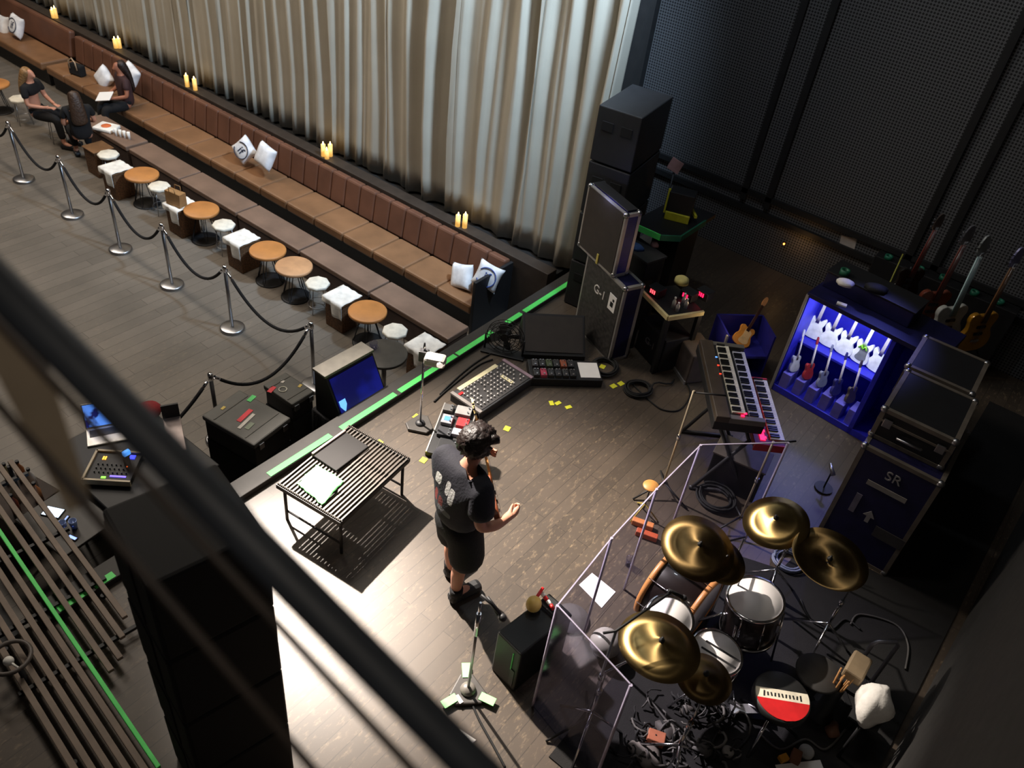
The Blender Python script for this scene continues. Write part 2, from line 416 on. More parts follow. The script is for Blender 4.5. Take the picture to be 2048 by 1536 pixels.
def stool_proto(x, y, label):
    t = thing('stool', label, 'stool', (x, y, G), 0, 'white octagonal stools in the row')
    m = MB(); m.lathe([(0, .4), (.15, .4), (.162, .415), (.162, .44), (.15, .452), (0, .452)], 8); m.build('seat', WSEAT, t)
    for k in range(4):
        a = k * pi / 2 + .3; m = MB()
        m.tube([(.11 * cos(a), .11 * sin(a), .405), (.15 * cos(a), .15 * sin(a), .008)], .006, 6); m.build('leg', STEEL, t)
    m = MB(); m.tube([(.14 * cos(2 * pi * k / 20), .14 * sin(2 * pi * k / 20), .12) for k in range(20)], .005, 6, closed=True); m.build('foot_ring', STEEL, t)
    return t
p = at(645, 560, -.5); sp = stool_proto(p.x, 6.03, 'white octagonal stool beside the pale pinkish round table')
for x, y, lb in [(790, 660, 'cream octagonal stool nearest the stage beside the last crate'), (447, 448, 'white octagonal stool beside the stanchion row, mid row'), (318, 371, 'white stool half hidden behind the brown paper bag'),
                 (216, 307, 'off-white round stool beside the dim brown table'), (106, 231, 'cream stool between the two seated women in black'), (38, 196, 'white stool at the back of the woman in the cropped top')]:
    p = at(x, y, -.5); dup(sp, (p.x, p.y, G), .2, lb)

def crate_proto(x, y, label, rz=0):
    t = thing('wicker_crate', label, 'crate', (x, y, G), rz, 'woven crates used as side tables')
    m = MB(); m.box((0, 0, .21), (.32, .32, .42), bev=.012); m.build('body', WICK, t)
    m = MB(); m.box((0, 0, .43), (.345, .345, .02), bev=.008)
    m.build('lid', mat('crate_rim', (120, 84, 50), .7), t)
    return t
def cloth_on(x, y, label, rz, drop, side):
    bm = MB(); n = 14; W = .36; rs = random.Random(int(x * 100))
    V = {}
    for i in range(n + 1):
        for j in range(n + 1):
            u = (i / n - .5) * W; v = (j / n - .5) * W
            z = .455 + .006 * sin(i * 1.3) * cos(j * 1.1); V[i, j] = bm.bm.verts.new((u, v, z))
    for i in range(n):
        for j in range(n): bm._f([V[i, j], V[i + 1, j], V[i + 1, j + 1], V[i, j + 1]], True)
    # hanging flap over the side that faces the room, with a wavy end
    F = {}
    for i in range(n + 1):
        for j in range(6):
            u = (i / n - .5) * W * (1 if side == 'y' else 1); z = .455 - (j + 1) / 6 * drop * (1 if i > n * .45 else .35) - .0
            F[i, j] = bm.bm.verts.new((u, -W / 2 - .004 - .012 * sin(i * .9) * (j / 6), z))
    for i in range(n):
        a = [V[i, 0], V[i + 1, 0], F[i + 1, 0], F[i, 0]]; bm._f(a, True)
        for j in range(5): bm._f([F[i, j], F[i + 1, j], F[i + 1, j + 1], F[i, j + 1]], True)
    o = bm.build('white_cloth', WHITE, None, (x, y, G), rz)
    s = o.modifiers.new('thick', 'SOLIDIFY'); s.thickness = .006; s.offset = 1
    return tag(o, label, 'cloth', 'white cloths over the crates')
CR = [(484, 476, 'woven crate beside the round orange table, mid row'), (685, 592, 'dark woven crate between white stool and nearest orange table'), (851, 690, 'pale covered crate at the end of the row by the stage'),
      (362, 408, 'woven crate under the brown paper bag'), (232, 335, 'woven crate under the dim brown round table edge'), (195, 292, 'brown woven crate behind the seated woman with long hair')]
cp = None
for x, y, lb in CR:
    p = at(x, y, -.5)
    if cp is None: cp = crate_proto(p.x, p.y, lb); c = cp
    else: c = dup(cp, (p.x, p.y, G), 0, lb)
    if (x, y) != (195, 292):
        cloth_on(p.x, p.y, 'white cloth draped over the ' + lb.split(' ', 1)[1], 0, .22, 'y')
# paper bag
p = at(352, 398, -.4); t = thing('paper_bag', 'brown paper carrier bag standing on a cloth covered crate', 'bag', (p.x, p.y, G + .47), .2)
m = MB(); m.rings([[(-.13, -.07, 0), (.13, -.07, 0), (.13, .07, 0), (-.13, .07, 0)], [(-.14, -.06, .2), (.14, -.06, .2), (.14, .06, .2), (-.14, .06, .2)]], sm=False); m.build('bag_body', mat('kraft_paper', (156, 118, 74), .8, bump=.3), t)
for s in (-1, 1):
    m = MB(); m.tube([(-.06, s * .055, .19), (-.05, s * .06, .27), (.05, s * .06, .27), (.06, s * .055, .19)], .006, 6); m.build('handle', MATS['kraft_paper'], t)
# parcel and cups on ottoman
p = at(213, 255, -.5); t = thing('gift_parcel', 'white parcel with an orange patch lying on the ottoman', 'parcel', (p.x, p.y, G + .42), .4)
m = MB(); m.box((0, 0, .03), (.34, .28, .06), bev=.02); m.build('wrapping', WHITE, t)
m = MB(); m.lathe([(0, .0605), (.08, .0605), (.075, .066), (0, .066)], 20); m.build('orange_patch', mat('orange_print', (214, 110, 60), .6), t)
for k in range(4):
    p = at(232 + k * 8.5, 266 + k * 2.2, -.48); w = ['first', 'second', 'third', 'fourth'][k]
    m = MB(); m.lathe([(0, 0), (.022, 0), (.028, .12), (.024, .12), (.02, .01), (0, .01)], 14)
    single(m, 'paper_cup', WHITE, w + ' white cup from the parcel in the row of four on the ottoman', 'cup', (p.x, p.y, G + .42), 0, 'white cups on the ottoman')

# ------------------------------------------------------------------ pillows
PILM = mat('pillow_cotton', (236, 236, 238), .8, bump=.15)
PBLUE = mat('print_blue', (50, 82, 160), .7); PNAVY = mat('print_navy', (40, 46, 66), .7)
def pillow(x, y, Y, label, roll, lean, s=.42, logo=None, yaw=0, z=None):
    p = atY(x, y, Y) if z is None else at(x, y, z)
    t = thing('throw_pillow', label, 'pillow', p, yaw, 'white throw pillows on the banquette')
    t.rotation_euler = (radians(lean), radians(roll), yaw)
    n = 14; bm = MB(); V = {}
    for sd in (1, -1):
        for i in range(n + 1):
            for j in range(n + 1):
                u, v = i / n * 2 - 1, j / n * 2 - 1
                pin = 1 - .1 * (1 - abs(u) ** 2) * abs(v) ** 3 ; pin2 = 1 - .1 * (1 - abs(v) ** 2) * abs(u) ** 3
                h = .085 * (max(0, (1 - u ** 4)) * max(0, (1 - v ** 4))) ** .55
                V[sd, i, j] = bm.bm.verts.new((u * s / 2 * pin2, -sd * h, v * s / 2 * pin))
        for i in range(n):
            for j in range(n): bm._f([V[sd, i, j], V[sd, i + 1, j], V[sd, i + 1, j + 1], V[sd, i, j + 1]], True)
    bmesh.ops.remove_doubles(bm.bm, verts=bm.bm.verts[:], dist=.0005)
    pb = bm.build('pillow_body', PILM, t)
    if logo:
        m = MB(); R = .13
        m.tube([(R * cos(a), -.088 + .012 * 0, R * sin(a)) for a in [radians(k) for k in range(-150, 151, 12)]], .007, 6); m.build('ring_print', PBLUE if logo == 'blue' else PNAVY, pb)
        M = Matrix.Translation((0, -.088, 0)) @ Matrix.Rotation(radians(90), 4, 'X')
        text_mesh('letter_print', 'if', .19, PBLUE if logo == 'blue' else PNAVY, pb, M, .003)
    return t
pillow(489, 300, 7.42, 'white pillow with a ring print standing on its corner, mid banquette', 42, -20, .36, 'navy')
pillow(531, 312, 7.4, 'plain white pillow leaning beside the ring printed one, mid banquette', 12, -20, .36)
pillow(924, 553, 7.4, 'plain white pillow leaning at the stage end of the banquette', -18, -22, .36)
pillow(976, 552, 7.45, 'white pillow with blue ring and letters at the stage end', 14, -18, .36, 'blue', .3)
pillow(33, 52, 7.45, 'white ring printed pillow at the far left end of the seating', 5, -20, .4, 'navy')
pillow(6, 52, 7.45, 'plain white pillow cut by the left edge of the photo', -5, -20, .4)
pillow(208, 156, 7.5, 'white pillow left of the woman seated on the banquette', 40, -15, .36)
pillow(262, 150, 7.55, 'white pillow right of the woman seated on the banquette', 25, -15, .36)
# handbag on the seat
p = at(168, 142, -.45); t = thing('handbag', 'black handbag with pale strap standing on the banquette', 'bag', (p.x, 7.35, G + .452), .2)
m = MB(); m.box((0, 0, .1), (.3, .14, .2), bev=.03); m.build('bag_body', BLK2, t)
m = MB(); m.tube([(-.09, -.075, .12), (-.08, -.08, .26), (0, -.07, .32), (.08, -.08, .26), (.09, -.075, .12)], .012, 6); m.build('strap', mat('pale_strap', (186, 160, 130), .6), t)

# ------------------------------------------------------------------ stanchions and ropes
ST = [(-12.88, 5.03, 'farthest chrome stanchion in full view, at the feet of the seated women'), (-11.45, 5.0, 'second chrome stanchion from the far end of the rope line'), (-10.18, 4.98, 'third chrome stanchion, in front of the dim brown table'),
      (-8.97, 4.98, 'fourth chrome stanchion, in front of the paper bag crate'), (-7.65, 4.96, 'fifth chrome stanchion, in front of the mid row round tables'), (-6.08, 4.95, 'chrome stanchion behind the blue screen monitor at the corner'), (-6.09, 3.62, 'chrome stanchion behind the grey equipment case, rope turning the corner')]
sp0 = None
for i, (x, y, lb) in enumerate(ST):
    if sp0 is None:
        sp0 = thing('stanchion', lb, 'stanchion', (x, y, G), 0, 'chrome rope stanchions')
        m = MB(); m.lathe([(0, 0), (.15, 0), (.155, .008), (.155, .03), (.14, .04), (.05, .05), (0, .05)], 32); m.build('base', STEEL, sp0)
        m = MB(); m.cyl((0, 0, .045), (0, 0, .9), .022, n=16); m.build('pole', STEEL, sp0)
        m = MB(); m.lathe([(.022, .86), (.03, .865), (.03, .93), (.024, .95), (0, .953)], 18); m.build('cap', CHR, sp0)
    else: dup(sp0, (x, y, G), 0, lb)
def rope(a, b, s, label):
    a = Vector(a); b = Vector(b); d = (b - a).normalized() * .045
    t = thing('velvet_rope', label, 'rope', (0, 0, 0), 0, 'black barrier ropes')
    P = sag(a + d, b - d, s, 20)
    m = MB(); m.tube(P[1:-1], .019, 10); m.build('rope_cord', BLK2, t)
    for q0, q1 in ((P[0], P[1]), (P[-1], P[-2])):
        m = MB(); m.cyl(q0, q0.lerp(q1, 1.15), .017, n=10); m.build('hook_end', CHR, t)
tops = [Vector((x, y, G + .88)) for x, y, _ in ST]
RL = ['black rope between the farthest stanchion and the second', 'black rope between the second and third stanchion', 'black rope between the third and fourth stanchion', 'black rope between the fourth and fifth stanchion', 'long black rope from the fifth stanchion to the corner one', 'black rope around the corner behind the equipment cases']
for i in range(6): rope(tops[i], tops[i + 1], .38, RL[i])
rope((-14.3, 5.05, G + .88), tops[0], .38, 'black rope running out of the photo at the left')
rope(tops[6], (-6.1, 2.3, G + .5), .2, 'black rope hanging steeply from the corner stanchion towards the desk')
# ================================================================== PEOPLE
def sitter(loc, rz, label, hair, skinm, top_m, leg_m, sh=.5, arm='fold', crop=False, hair_len=.35, knee=.42):
    t = thing('person', label, 'person', loc, rz, None)
    s = sh
    J = {'pel': ((0, 0, s + .09), (.13, .1)), 'wa': ((0, -.01, s + .27), (.1, .08)), 'ch': ((0, .01, s + .45), (.13, .09)), 'ne': ((0, .03, s + .6), .045), 'hd': ((0, .05, s + .7), .075), 'tp': ((0, .03, s + .79), .065), 'no': ((0, .14, s + .665), .012)}
    E = [('pel', 'wa'), ('wa', 'ch'), ('ch', 'ne'), ('ne', 'hd'), ('hd', 'tp'), ('hd', 'no')]
    for sd, k in ((1, 'R'), (-1, 'L')):
        J.update({k + 'sh': ((sd * .16, .01, s + .52), .052), k + 'el': ((sd * .23, .05, s + .27), .038), k + 'wr': ((sd * .1, .27, s + .22), .026), k + 'ha': ((sd * .06, .33, s + .22), (.035, .02)),
                  k + 'hi': ((sd * .09, .03, s + .07), .085), k + 'kn': ((sd * .11, knee, s + .06), .058), k + 'an': ((sd * .1, knee + .02, .1), .036), k + 'to': ((sd * .1, knee + .16, .045), .034)})
        E += [('ch', k + 'sh'), (k + 'sh', k + 'el'), (k + 'el', k + 'wr'), (k + 'wr', k + 'ha'), ('pel', k + 'hi'), (k + 'hi', k + 'kn'), (k + 'kn', k + 'an'), (k + 'an', k + 'to')]
        for q in range(4):
            b = Vector(J[k + 'ha'][0]); f1 = b + Vector((sd * (-.03 + q * .02), .035, .0)); f2 = f1 + Vector((0, .035, -.015))
            J[k + 'f%d' % q] = (tuple(f1), .009); J[k + 'g%d' % q] = (tuple(f2), .008); E += [(k + 'ha', k + 'f%d' % q), (k + 'f%d' % q, k + 'g%d' % q)]
        th = Vector(J[k + 'wr'][0]) + Vector((-sd * .03, .03, .03)); J[k + 'th'] = (tuple(th), .01); E.append((k + 'wr', k + 'th'))
    skin('body', J, E, skinm, t)
    lo = s + .34 if crop else s + .0
    TJ = {'a': ((0, -.01, lo), (.17, .14)), 'b': ((0, .01, s + .45), (.18, .13)), 'c': ((0, .02, s + .56), (.09, .07)), 'R': ((.17, .01, s + .52), .068), 'L': ((-.17, .01, s + .52), .068), 'R2': ((.22, .04, s + .36), .056), 'L2': ((-.22, .04, s + .36), .056)}
    skin('top', TJ, [('a', 'b'), ('b', 'c'), ('b', 'R'), ('b', 'L'), ('R', 'R2'), ('L', 'L2')], top_m, t)
    BJ = {'a': ((0, 0, s + .2), (.14, .11)), 'b': ((0, 0, s + .09), (.16, .13))}; BE = [('a', 'b')]
    for sd, k in ((1, 'R'), (-1, 'L')):
        BJ.update({k + '1': ((sd * .09, .05, s + .07), .1), k + '2': ((sd * .11, knee, s + .06), .075), k + '3': ((sd * .1, knee + .02, .16), .055)}); BE += [('b', k + '1'), (k + '1', k + '2'), (k + '2', k + '3')]
    skin('trousers', BJ, BE, leg_m, t)
    for sd in (1, -1):
        m = MB(); m.box((sd * .1, knee + .08, .04), (.09, .25, .08), bev=.03); m.build('shoe', BLK, t)
    HJ = {'a': ((0, .03, s + .79), .092), 'b': ((0, -.03, s + .7), (.1, .09)), 'c': ((0, -.1, s + .55), (.12, .06)), 'd': ((0, -.13, s + .7 - hair_len), (.13, .045))}
    skin('hair', HJ, [('a', 'b'), ('b', 'c'), ('c', 'd')], hair, t)
    return t
p = at(74, 226, -.45)
sitter((p.x, p.y, G), radians(-62), 'person with fair hair in a cropped black top sitting on a stool, back bare', HAIRB, SKIN, BLK2, BLK2, .45, crop=True)
p = at(166, 274, -.45)
sitter((p.x, p.y, G), radians(70), 'person with long brown hair in black clothes sitting nearest the ropes', HAIRN, SKIN, BLK2, BLK2, .45, hair_len=.42)
p = at(240, 218, -.5)
sitter((p.x, 7.25, G), radians(168), 'person with long dark hair sitting on the banquette holding white paper', HAIRD, SKIND, mat('dark_red_top', (60, 36, 36), .8), BLK2, .45, hair_len=.45)
q = at(213, 200, -.3); m = MB(); m.box((0, 0, 0), (.28, .2, .012), bev=.004, R=Matrix.Rotation(.5, 3, 'X') @ Matrix.Rotation(.5, 3, 'Z'))
single(m, 'paper_sheet', PAPER, 'white paper held by the woman on the banquette', 'paper', (p.x - .05, 6.9, G + .7))

# ------------------------------------------------------------------ guitarist
man = thing('person', 'person with messy dark hair standing on stage in black shirt and shorts playing guitar', 'person', (-2.5, 3.33, 0), radians(-12))
J = {'pel': ((0, 0, .95), (.13, .11)), 'wa': ((0, 0, 1.1), (.12, .1)), 'ch': ((0, .0, 1.3), (.15, .11)), 'ne': ((0, .06, 1.475), .055), 'jw': ((0, .13, 1.545), .06), 'hd': ((0, .125, 1.62), .083), 'tp': ((0, .11, 1.68), .07), 'no': ((0, .235, 1.575), .013), 'eR': ((.095, .11, 1.585), .016), 'eL': ((-.095, .11, 1.585), .016)}
E = [('pel', 'wa'), ('wa', 'ch'), ('ch', 'ne'), ('ne', 'jw'), ('jw', 'hd'), ('hd', 'tp'), ('jw', 'no'), ('hd', 'eR'), ('hd', 'eL')]
J.update({'Rs': ((.2, .0, 1.39), .06), 'Re': ((.3, -.05, 1.1), .045), 'Rf': ((.32, .1, 1.06), .043), 'Rw': ((.31, .23, 1.05), .03), 'Rh': ((.29, .31, 1.06), (.042, .028)),
          'Ls': ((-.2, .0, 1.39), .06), 'Le': ((-.32, .1, 1.13), .045), 'Lf': ((-.27, .2, 1.18), .042), 'Lw': ((-.2, .3, 1.24), .03), 'Lh': ((-.16, .36, 1.27), (.04, .026)),
          'Ra': ((.09, .0, .86), .1), 'Rk': ((.1, .03, .5), .066), 'Rc': ((.1, -.03, .36), .062), 'Rn': ((.1, -.03, .1), .042), 'Rt': ((.12, .15, .045), .042),
          'La': ((-.09, .0, .86), .1), 'Lk': ((-.11, .1, .5), .066), 'Lc': ((-.12, .06, .36), .062), 'Ln': ((-.12, .08, .1), .042), 'Lt': ((-.15, .26, .045), .042)})
E += [('ch', 'Rs'), ('Rs', 'Re'), ('Re', 'Rf'), ('Rf', 'Rw'), ('Rw', 'Rh'), ('ch', 'Ls'), ('Ls', 'Le'), ('Le', 'Lf'), ('Lf', 'Lw'), ('Lw', 'Lh'), ('pel', 'Ra'), ('Ra', 'Rk'), ('Rk', 'Rc'), ('Rc', 'Rn'), ('Rn', 'Rt'), ('pel', 'La'), ('La', 'Lk'), ('Lk', 'Lc'), ('Lc', 'Ln'), ('Ln', 'Lt')]
for q in range(4):
    for k, h, dx, cu in (('R', Vector((.29, .31, 1.06)), -1, (-.012, -.02, -.014)), ('L', Vector((-.16, .36, 1.27)), 1, (.03, -.005, .02))):
        a = h + Vector((dx * .01, .03, .03 - q * .02)); b = a + (Vector((-.026, .006, -.012)) if k == 'R' else Vector((.03, .012, -.004))); c = b + Vector(cu) * (1 - .12 * q)
        J[k + 'a%d' % q] = (tuple(a), .0105); J[k + 'b%d' % q] = (tuple(b), .0095); J[k + 'c%d' % q] = (tuple(c), .0085)
        E += [(k + 'h', k + 'a%d' % q), (k + 'a%d' % q, k + 'b%d' % q), (k + 'b%d' % q, k + 'c%d' % q)]
J['Rth'] = ((.262, .28, 1.085), .012); J['Rth2'] = ((.245, .315, 1.085), .01); E += [('Rw', 'Rth'), ('Rth', 'Rth2')]
J['Lth'] = ((-.15, .31, 1.3), .012); J['Lth2'] = ((-.12, .33, 1.33), .01); E += [('Lw', 'Lth'), ('Lth', 'Lth2')]
skin('body', J, E, SKIN, man)
def shirt_mat():
    m = mat('printed_shirt', (30, 30, 40), .85, var=.15, bump=.3)
    nt = m.node_tree; N = nt.nodes; L = nt.links; b = N['Principled BSDF']; src = b.inputs['Base Color'].links[0].from_socket
    tc = N.new('ShaderNodeTexCoord'); sp = N.new('ShaderNodeSeparateXYZ'); L.new(tc.outputs['Object'], sp.inputs[0])
    prev = src
    for (x0, z0, rx, rz, col) in ((-.12, 1.3, .035, .045, (225, 225, 220)), (-.005, 1.29, .022, .06, (215, 215, 212)), (.05, 1.25, .03, .07, (210, 210, 208)), (-.12, 1.14, .02, .06, (120, 40, 40)), (-.05, 1.11, .03, .06, (110, 48, 44)), (.0, 1.07, .08, .025, (110, 112, 116))):
        d1 = N.new('ShaderNodeMath'); d1.operation = 'SUBTRACT'; d1.inputs[1].default_value = x0; L.new(sp.outputs['X'], d1.inputs[0])
        d2 = N.new('ShaderNodeMath'); d2.operation = 'SUBTRACT'; d2.inputs[1].default_value = z0; L.new(sp.outputs['Z'], d2.inputs[0])
        cs = []
        for d, r in ((d1, rx), (d2, rz)):
            q = N.new('ShaderNodeMath'); q.operation = 'DIVIDE'; q.inputs[1].default_value = r; L.new(d.outputs[0], q.inputs[0])
            w = N.new('ShaderNodeMath'); w.operation = 'POWER'; w.inputs[1].default_value = 4; a = N.new('ShaderNodeMath'); a.operation = 'ABSOLUTE'; L.new(q.outputs[0], a.inputs[0]); L.new(a.outputs[0], w.inputs[0]); cs.append(w)
        ad = N.new('ShaderNodeMath'); ad.operation = 'ADD'; L.new(cs[0].outputs[0], ad.inputs[0]); L.new(cs[1].outputs[0], ad.inputs[1])
        lt = N.new('ShaderNodeMath'); lt.operation = 'LESS_THAN'; lt.inputs[1].default_value = 1; L.new(ad.outputs[0], lt.inputs[0])
        bk = N.new('ShaderNodeMath'); bk.operation = 'LESS_THAN'; bk.inputs[1].default_value = -.02; L.new(sp.outputs['Y'], bk.inputs[0])
        mu = N.new('ShaderNodeMath'); mu.operation = 'MULTIPLY'; L.new(lt.outputs[0], mu.inputs[0]); L.new(bk.outputs[0], mu.inputs[1])
        mx = N.new('ShaderNodeMix'); mx.data_type = 'RGBA'; L.new(mu.outputs[0], mx.inputs[0]); L.new(prev, mx.inputs[6]); mx.inputs[7].default_value = lin(col); prev = mx.outputs[2]
    L.new(prev, b.inputs['Base Color']); return m
TJ = {'a': ((0, 0, .84), (.25, .19)), 'b': ((0, 0, 1.08), (.24, .18)), 'c': ((0, -.01, 1.32), (.27, .19)), 'd': ((0, .04, 1.44), (.13, .1)), 'R': ((.22, 0, 1.39), .115), 'R2': ((.3, -.045, 1.17), .105), 'L': ((-.22, 0, 1.39), .115), 'L2': ((-.31, .05, 1.2), .105)}
skin('shirt', TJ, [('a', 'b'), ('b', 'c'), ('c', 'd'), ('c', 'R'), ('R', 'R2'), ('c', 'L'), ('L', 'L2')], shirt_mat(), man)
SJ = {'a': ((0, 0, 1.0), (.19, .15)), 'b': ((0, 0, .9), (.21, .17)), 'R1': ((.105, .01, .76), .155), 'R2': ((.125, .03, .42), .15), 'L1': ((-.105, .03, .76), .15), 'L2': ((-.13, .1, .45), .145)}
skin('shorts', SJ, [('a', 'b'), ('b', 'R1'), ('R1', 'R2'), ('b', 'L1'), ('L1', 'L2')], BLK2, man)
for x, y, a in ((.11, .04, -.1), (-.135, .16, .12)):
    m = MB(); m.box((x, y + .02, .05), (.11, .3, .1), bev=.04, R=Matrix.Rotation(a, 3, 'Z')); m.build('shoe', BLK, man)
    m = MB(); m.cyl((x, y - .07, .08), (x, y - .075, .17), .052, .055); m.build('sock', BLK2, man)
bm = bmesh.new(); bmesh.ops.create_icosphere(bm, subdivisions=4, radius=.118)
rs = random.Random(5)
for v in bm.verts:
    c = v.co.normalized(); k = 1 + .07 * sin(c.x * 17 + c.z * 9) * cos(c.y * 15) + .05 * sin(c.z * 31 + c.x * 23) + rs.uniform(-.025, .025)
    if c.y > .25 and c.z < .35: k *= .62
    v.co = Vector((c.x * .13, c.y * .148, c.z * .122)) * k
for f in bm.faces: f.smooth = True
me = bpy.data.meshes.new('hair'); bm.to_mesh(me); bm.free(); me.materials.append(HAIRD)
o = bpy.data.objects.new('hair', me); COL.objects.link(o); o.parent = man; o.location = (0, .1, 1.655)
m = MB()
for k in range(7):
    a = -1 + k / 3; m.tube([(a * .07, .15, 1.72 - abs(a) * .02), (a * .095, .2, 1.7 - abs(a) * .02 + rs.uniform(-.01, .01)), (a * .1, .222, 1.65)], [.045, .034, .008], 8)
m.build('fringe', HAIRD, man)
for s in (-1, 1):
    m = MB(); m.sph((s * .032, .205, 1.6), .012, n=10); m.build('eye', BLK, man)

# ================================================================== GUITARS
def body_outline(kind):
    if kind == 'single': pr = [(0, .0), (.09, .006), (.155, .045), (.172, .11), (.15, .18), (.118, .225), (.125, .28), (.145, .325), (.13, .375), (.08, .395), (.045, .37), (.03, .37)]
    else: pr = [(0, .0), (.08, .004), (.145, .035), (.165, .095), (.145, .165), (.108, .215), (.11, .26), (.135, .31), (.14, .37), (.115, .41), (.08, .385), (.045, .335), (.03, .335)]
    P = pr[:]
    L = [(-x, z) for x, z in pr[1:]]
    if kind == 'double': L = [(x, z if z < .3 else z * .97) for x, z in L]
    return P + L[::-1]
def smooth_poly(P, it=2):
    for _ in range(it):
        Q = []
        for i in range(len(P)):
            a, b = P[i], P[(i + 1) % len(P)]
            Q += [(a[0] * .75 + b[0] * .25, a[1] * .75 + b[1] * .25), (a[0] * .25 + b[0] * .75, a[1] * .25 + b[1] * .75)]
        P = Q
    return P
RX = Matrix.Rotation(radians(90), 4, 'X')      # prism plane XY -> XZ
FRET = mat('fretboard', (70, 42, 28), .5); MAPLE = mat('maple_neck', (196, 140, 80), .4)
def guitar(label, body_m, neck_m, head_m, guard_m, kind='double', group=None, plain=False):
    t = thing('electric_guitar', label, 'guitar', (0, 0, 0), 0, group)
    m = MB(); m.prism(smooth_poly(body_outline(kind)), -.022, .022, RX, .008); m.build('guitar_body', body_m, t)
    if guard_m:
        m = MB(); m.prism(smooth_poly([(-.09, .07), (.05, .05), (.12, .1), (.09, .2), (.1, .3), (.04, .34), (-.05, .34), (-.03, .2)]), .0225, .026, RX); m.build('pickguard', guard_m, t)
    m = MB()
    m.rings([[(w * cos(a), -.03 + .024 * max(0, sin(a)), z) for a in [2 * pi * k / 10 for k in range(10)]] for w, z in ((.03, .3), (.028, .45), (.023, .84))])
    m.build('neck', neck_m, t)
    m = MB(); m.prism(smooth_poly([(-.022, .83), (.022, .83), (.045, .87), (.04, .98), (.012, 1.02), (-.02, 1.0), (-.04, .9)], 1), .004, .02, RX); hs = m.build('headstock', head_m, t)
    if not plain:
        for k in range(6):
            m = MB(); z = .87 + (k % 3) * .04; s = -1 if k < 3 else 1
            m.cyl((s * .035, -.012, z), (s * .062, -.012, z), .006, .009, 8); m.build('tuning_peg', CHR, hs)
        for z in (.12, .19, .26):
            m = MB(); m.box((0, -.028, z), (.085, .012, .026), bev=.003); m.build('pickup', BLK if z != .12 else CHR, t)
        m = MB()
        for k in range(6): m.cyl((-.018 + k * .0072, -.04, .1), (-.014 + k * .0056, -.036, .88), .0009, n=4)
        m.build('strings', STEEL, t)
    return t
g = guitar('brown electric guitar held by the standing guitarist, neck pointing up and away', mat('brown_body', (120, 62, 36), .35), MAPLE, mat('pale_head', (216, 190, 130), .4), mat('cream_guard', (226, 214, 190), .5), 'single')
Rm = Matrix.Rotation(radians(-36), 3, 'Z')
zc = Vector((-.61, .37, .47)).normalized(); yc = Vector((-.537, -.625, -.205)); yc = (yc - zc * yc.dot(zc)).normalized(); xc = yc.cross(zc)
pc = Vector((-2.2, 3.45, .93))
g.matrix_world = Matrix(((xc.x, yc.x, zc.x, pc.x), (xc.y, yc.y, zc.y, pc.y), (xc.z, yc.z, zc.z, pc.z), (0, 0, 0, 1)))

# ================================================================== STAGE EDGE TAPE AND MARKS
for a, b, lb in [((540, 952), (660, 870), 'nearest stretch of bright green tape along the stage edge beside the slatted table'), ((682, 858), (793, 790), 'green tape stretch on the stage edge below the blue screen monitor'), ((800, 784), (912, 712), 'green tape stretch on the stage edge behind the lamp stand'),
                 ((914, 709), (985, 664), 'green tape stretch on the stage edge before the round fan'), ((1012, 645), (1042, 627), 'short green tape piece on the stage edge behind the wedge monitor'), ((1046, 622), (1166, 546), 'farthest green tape stretch on the stage edge towards the tall case')]:
    p, q = at(*a, .06), at(*b, .06)
    m = MB(); m.box((-4.5, (p.y + q.y) / 2, .0625), (.065, abs(q.y - p.y), .005)); single(m, 'green_tape', GREEN, lb, 'tape', None, 0, 'green tape along the stage edge')
MK = [(758, 885, 'yellow floor mark beside the far corner of the slatted table'), (847, 920, 'square yellow floor mark between slatted table and guitarist'), (1014, 857, 'yellow floor mark to the right of the guitar headstock'), (1103, 806, 'left half of the yellow V mark on the floor'), (1116, 806, 'right half of the yellow V mark on the floor'),
      (1137, 814, 'slim yellow floor mark right of the V mark'), (1227, 772, 'yellow mark by the coiled cables, left one'), (1242, 767, 'yellow mark by the coiled cables, right one'), (1205, 733, 'yellow mark lying beside the white sheet board'), (833, 833, 'yellow mark on the base side of the lamp stand'), (653, 1215, 'yellow floor mark in the bright patch of light near the railing')]
for i, (x, y, lb) in enumerate(MK):
    p = at(x, y, .004); m = MB(); m.box((0, 0, 0), (.045 if i in (3, 4, 5) else .06, .07, .004)); single(m, 'floor_mark', YEL, lb, 'tape', (p.x, p.y, .003), [.0, .2, .3, .9, -.2, -.4, -.2, -.2, .2, .1, .4][i], 'yellow spike marks')

# ================================================================== SLATTED TABLE
t = thing('slatted_table', 'black metal slatted table on thin legs beside the stage edge', 'table', (-3.77, 3.35, 0), radians(7))
m = MB(); W, D, Z = .66, .9, .45
for k in range(19): m.box((-W / 2 + W * k / 18, 0, Z), (.014, D, .03))
m.build('slats', mat('slat_metal', (72, 66, 60), .5, .3), t)
m = MB()
for s in (-1, 1):
    m.box((0, s * D / 2, Z - .012), (W + .03, .03, .045)); m.box((s * W / 2, 0, Z - .02), (.03, D, .04))
for y in (-.2, .2): m.box((0, y, Z - .03), (W, .03, .02))
m.build('frame', BLK, t)
for s in (-1, 1):
    m = MB(); m.box((0, s * D / 2, Z + .008), (W, .014, .012))
    for k in range(38): m.sph((-W / 2 + W * k / 37, s * D / 2, Z + .014), .011, n=6)
    m.build('studded_edge', mat('stud_metal', (84, 78, 72), .4, .5), t)
for sx in (-1, 1):
    for sy in (-1, 1):
        m = MB(); m.cyl((sx * W * .46, sy * D * .46, Z - .03), (sx * W * .46, sy * D * .46, 0), .014, n=8); m.build('leg', BLK, t)
for sy in (-1, 1):
    m = MB(); m.cyl((-W * .46, sy * D * .46, .12), (W * .46, sy * D * .46, .12), .01, n=8); m.build('crossbar', BLK, t)
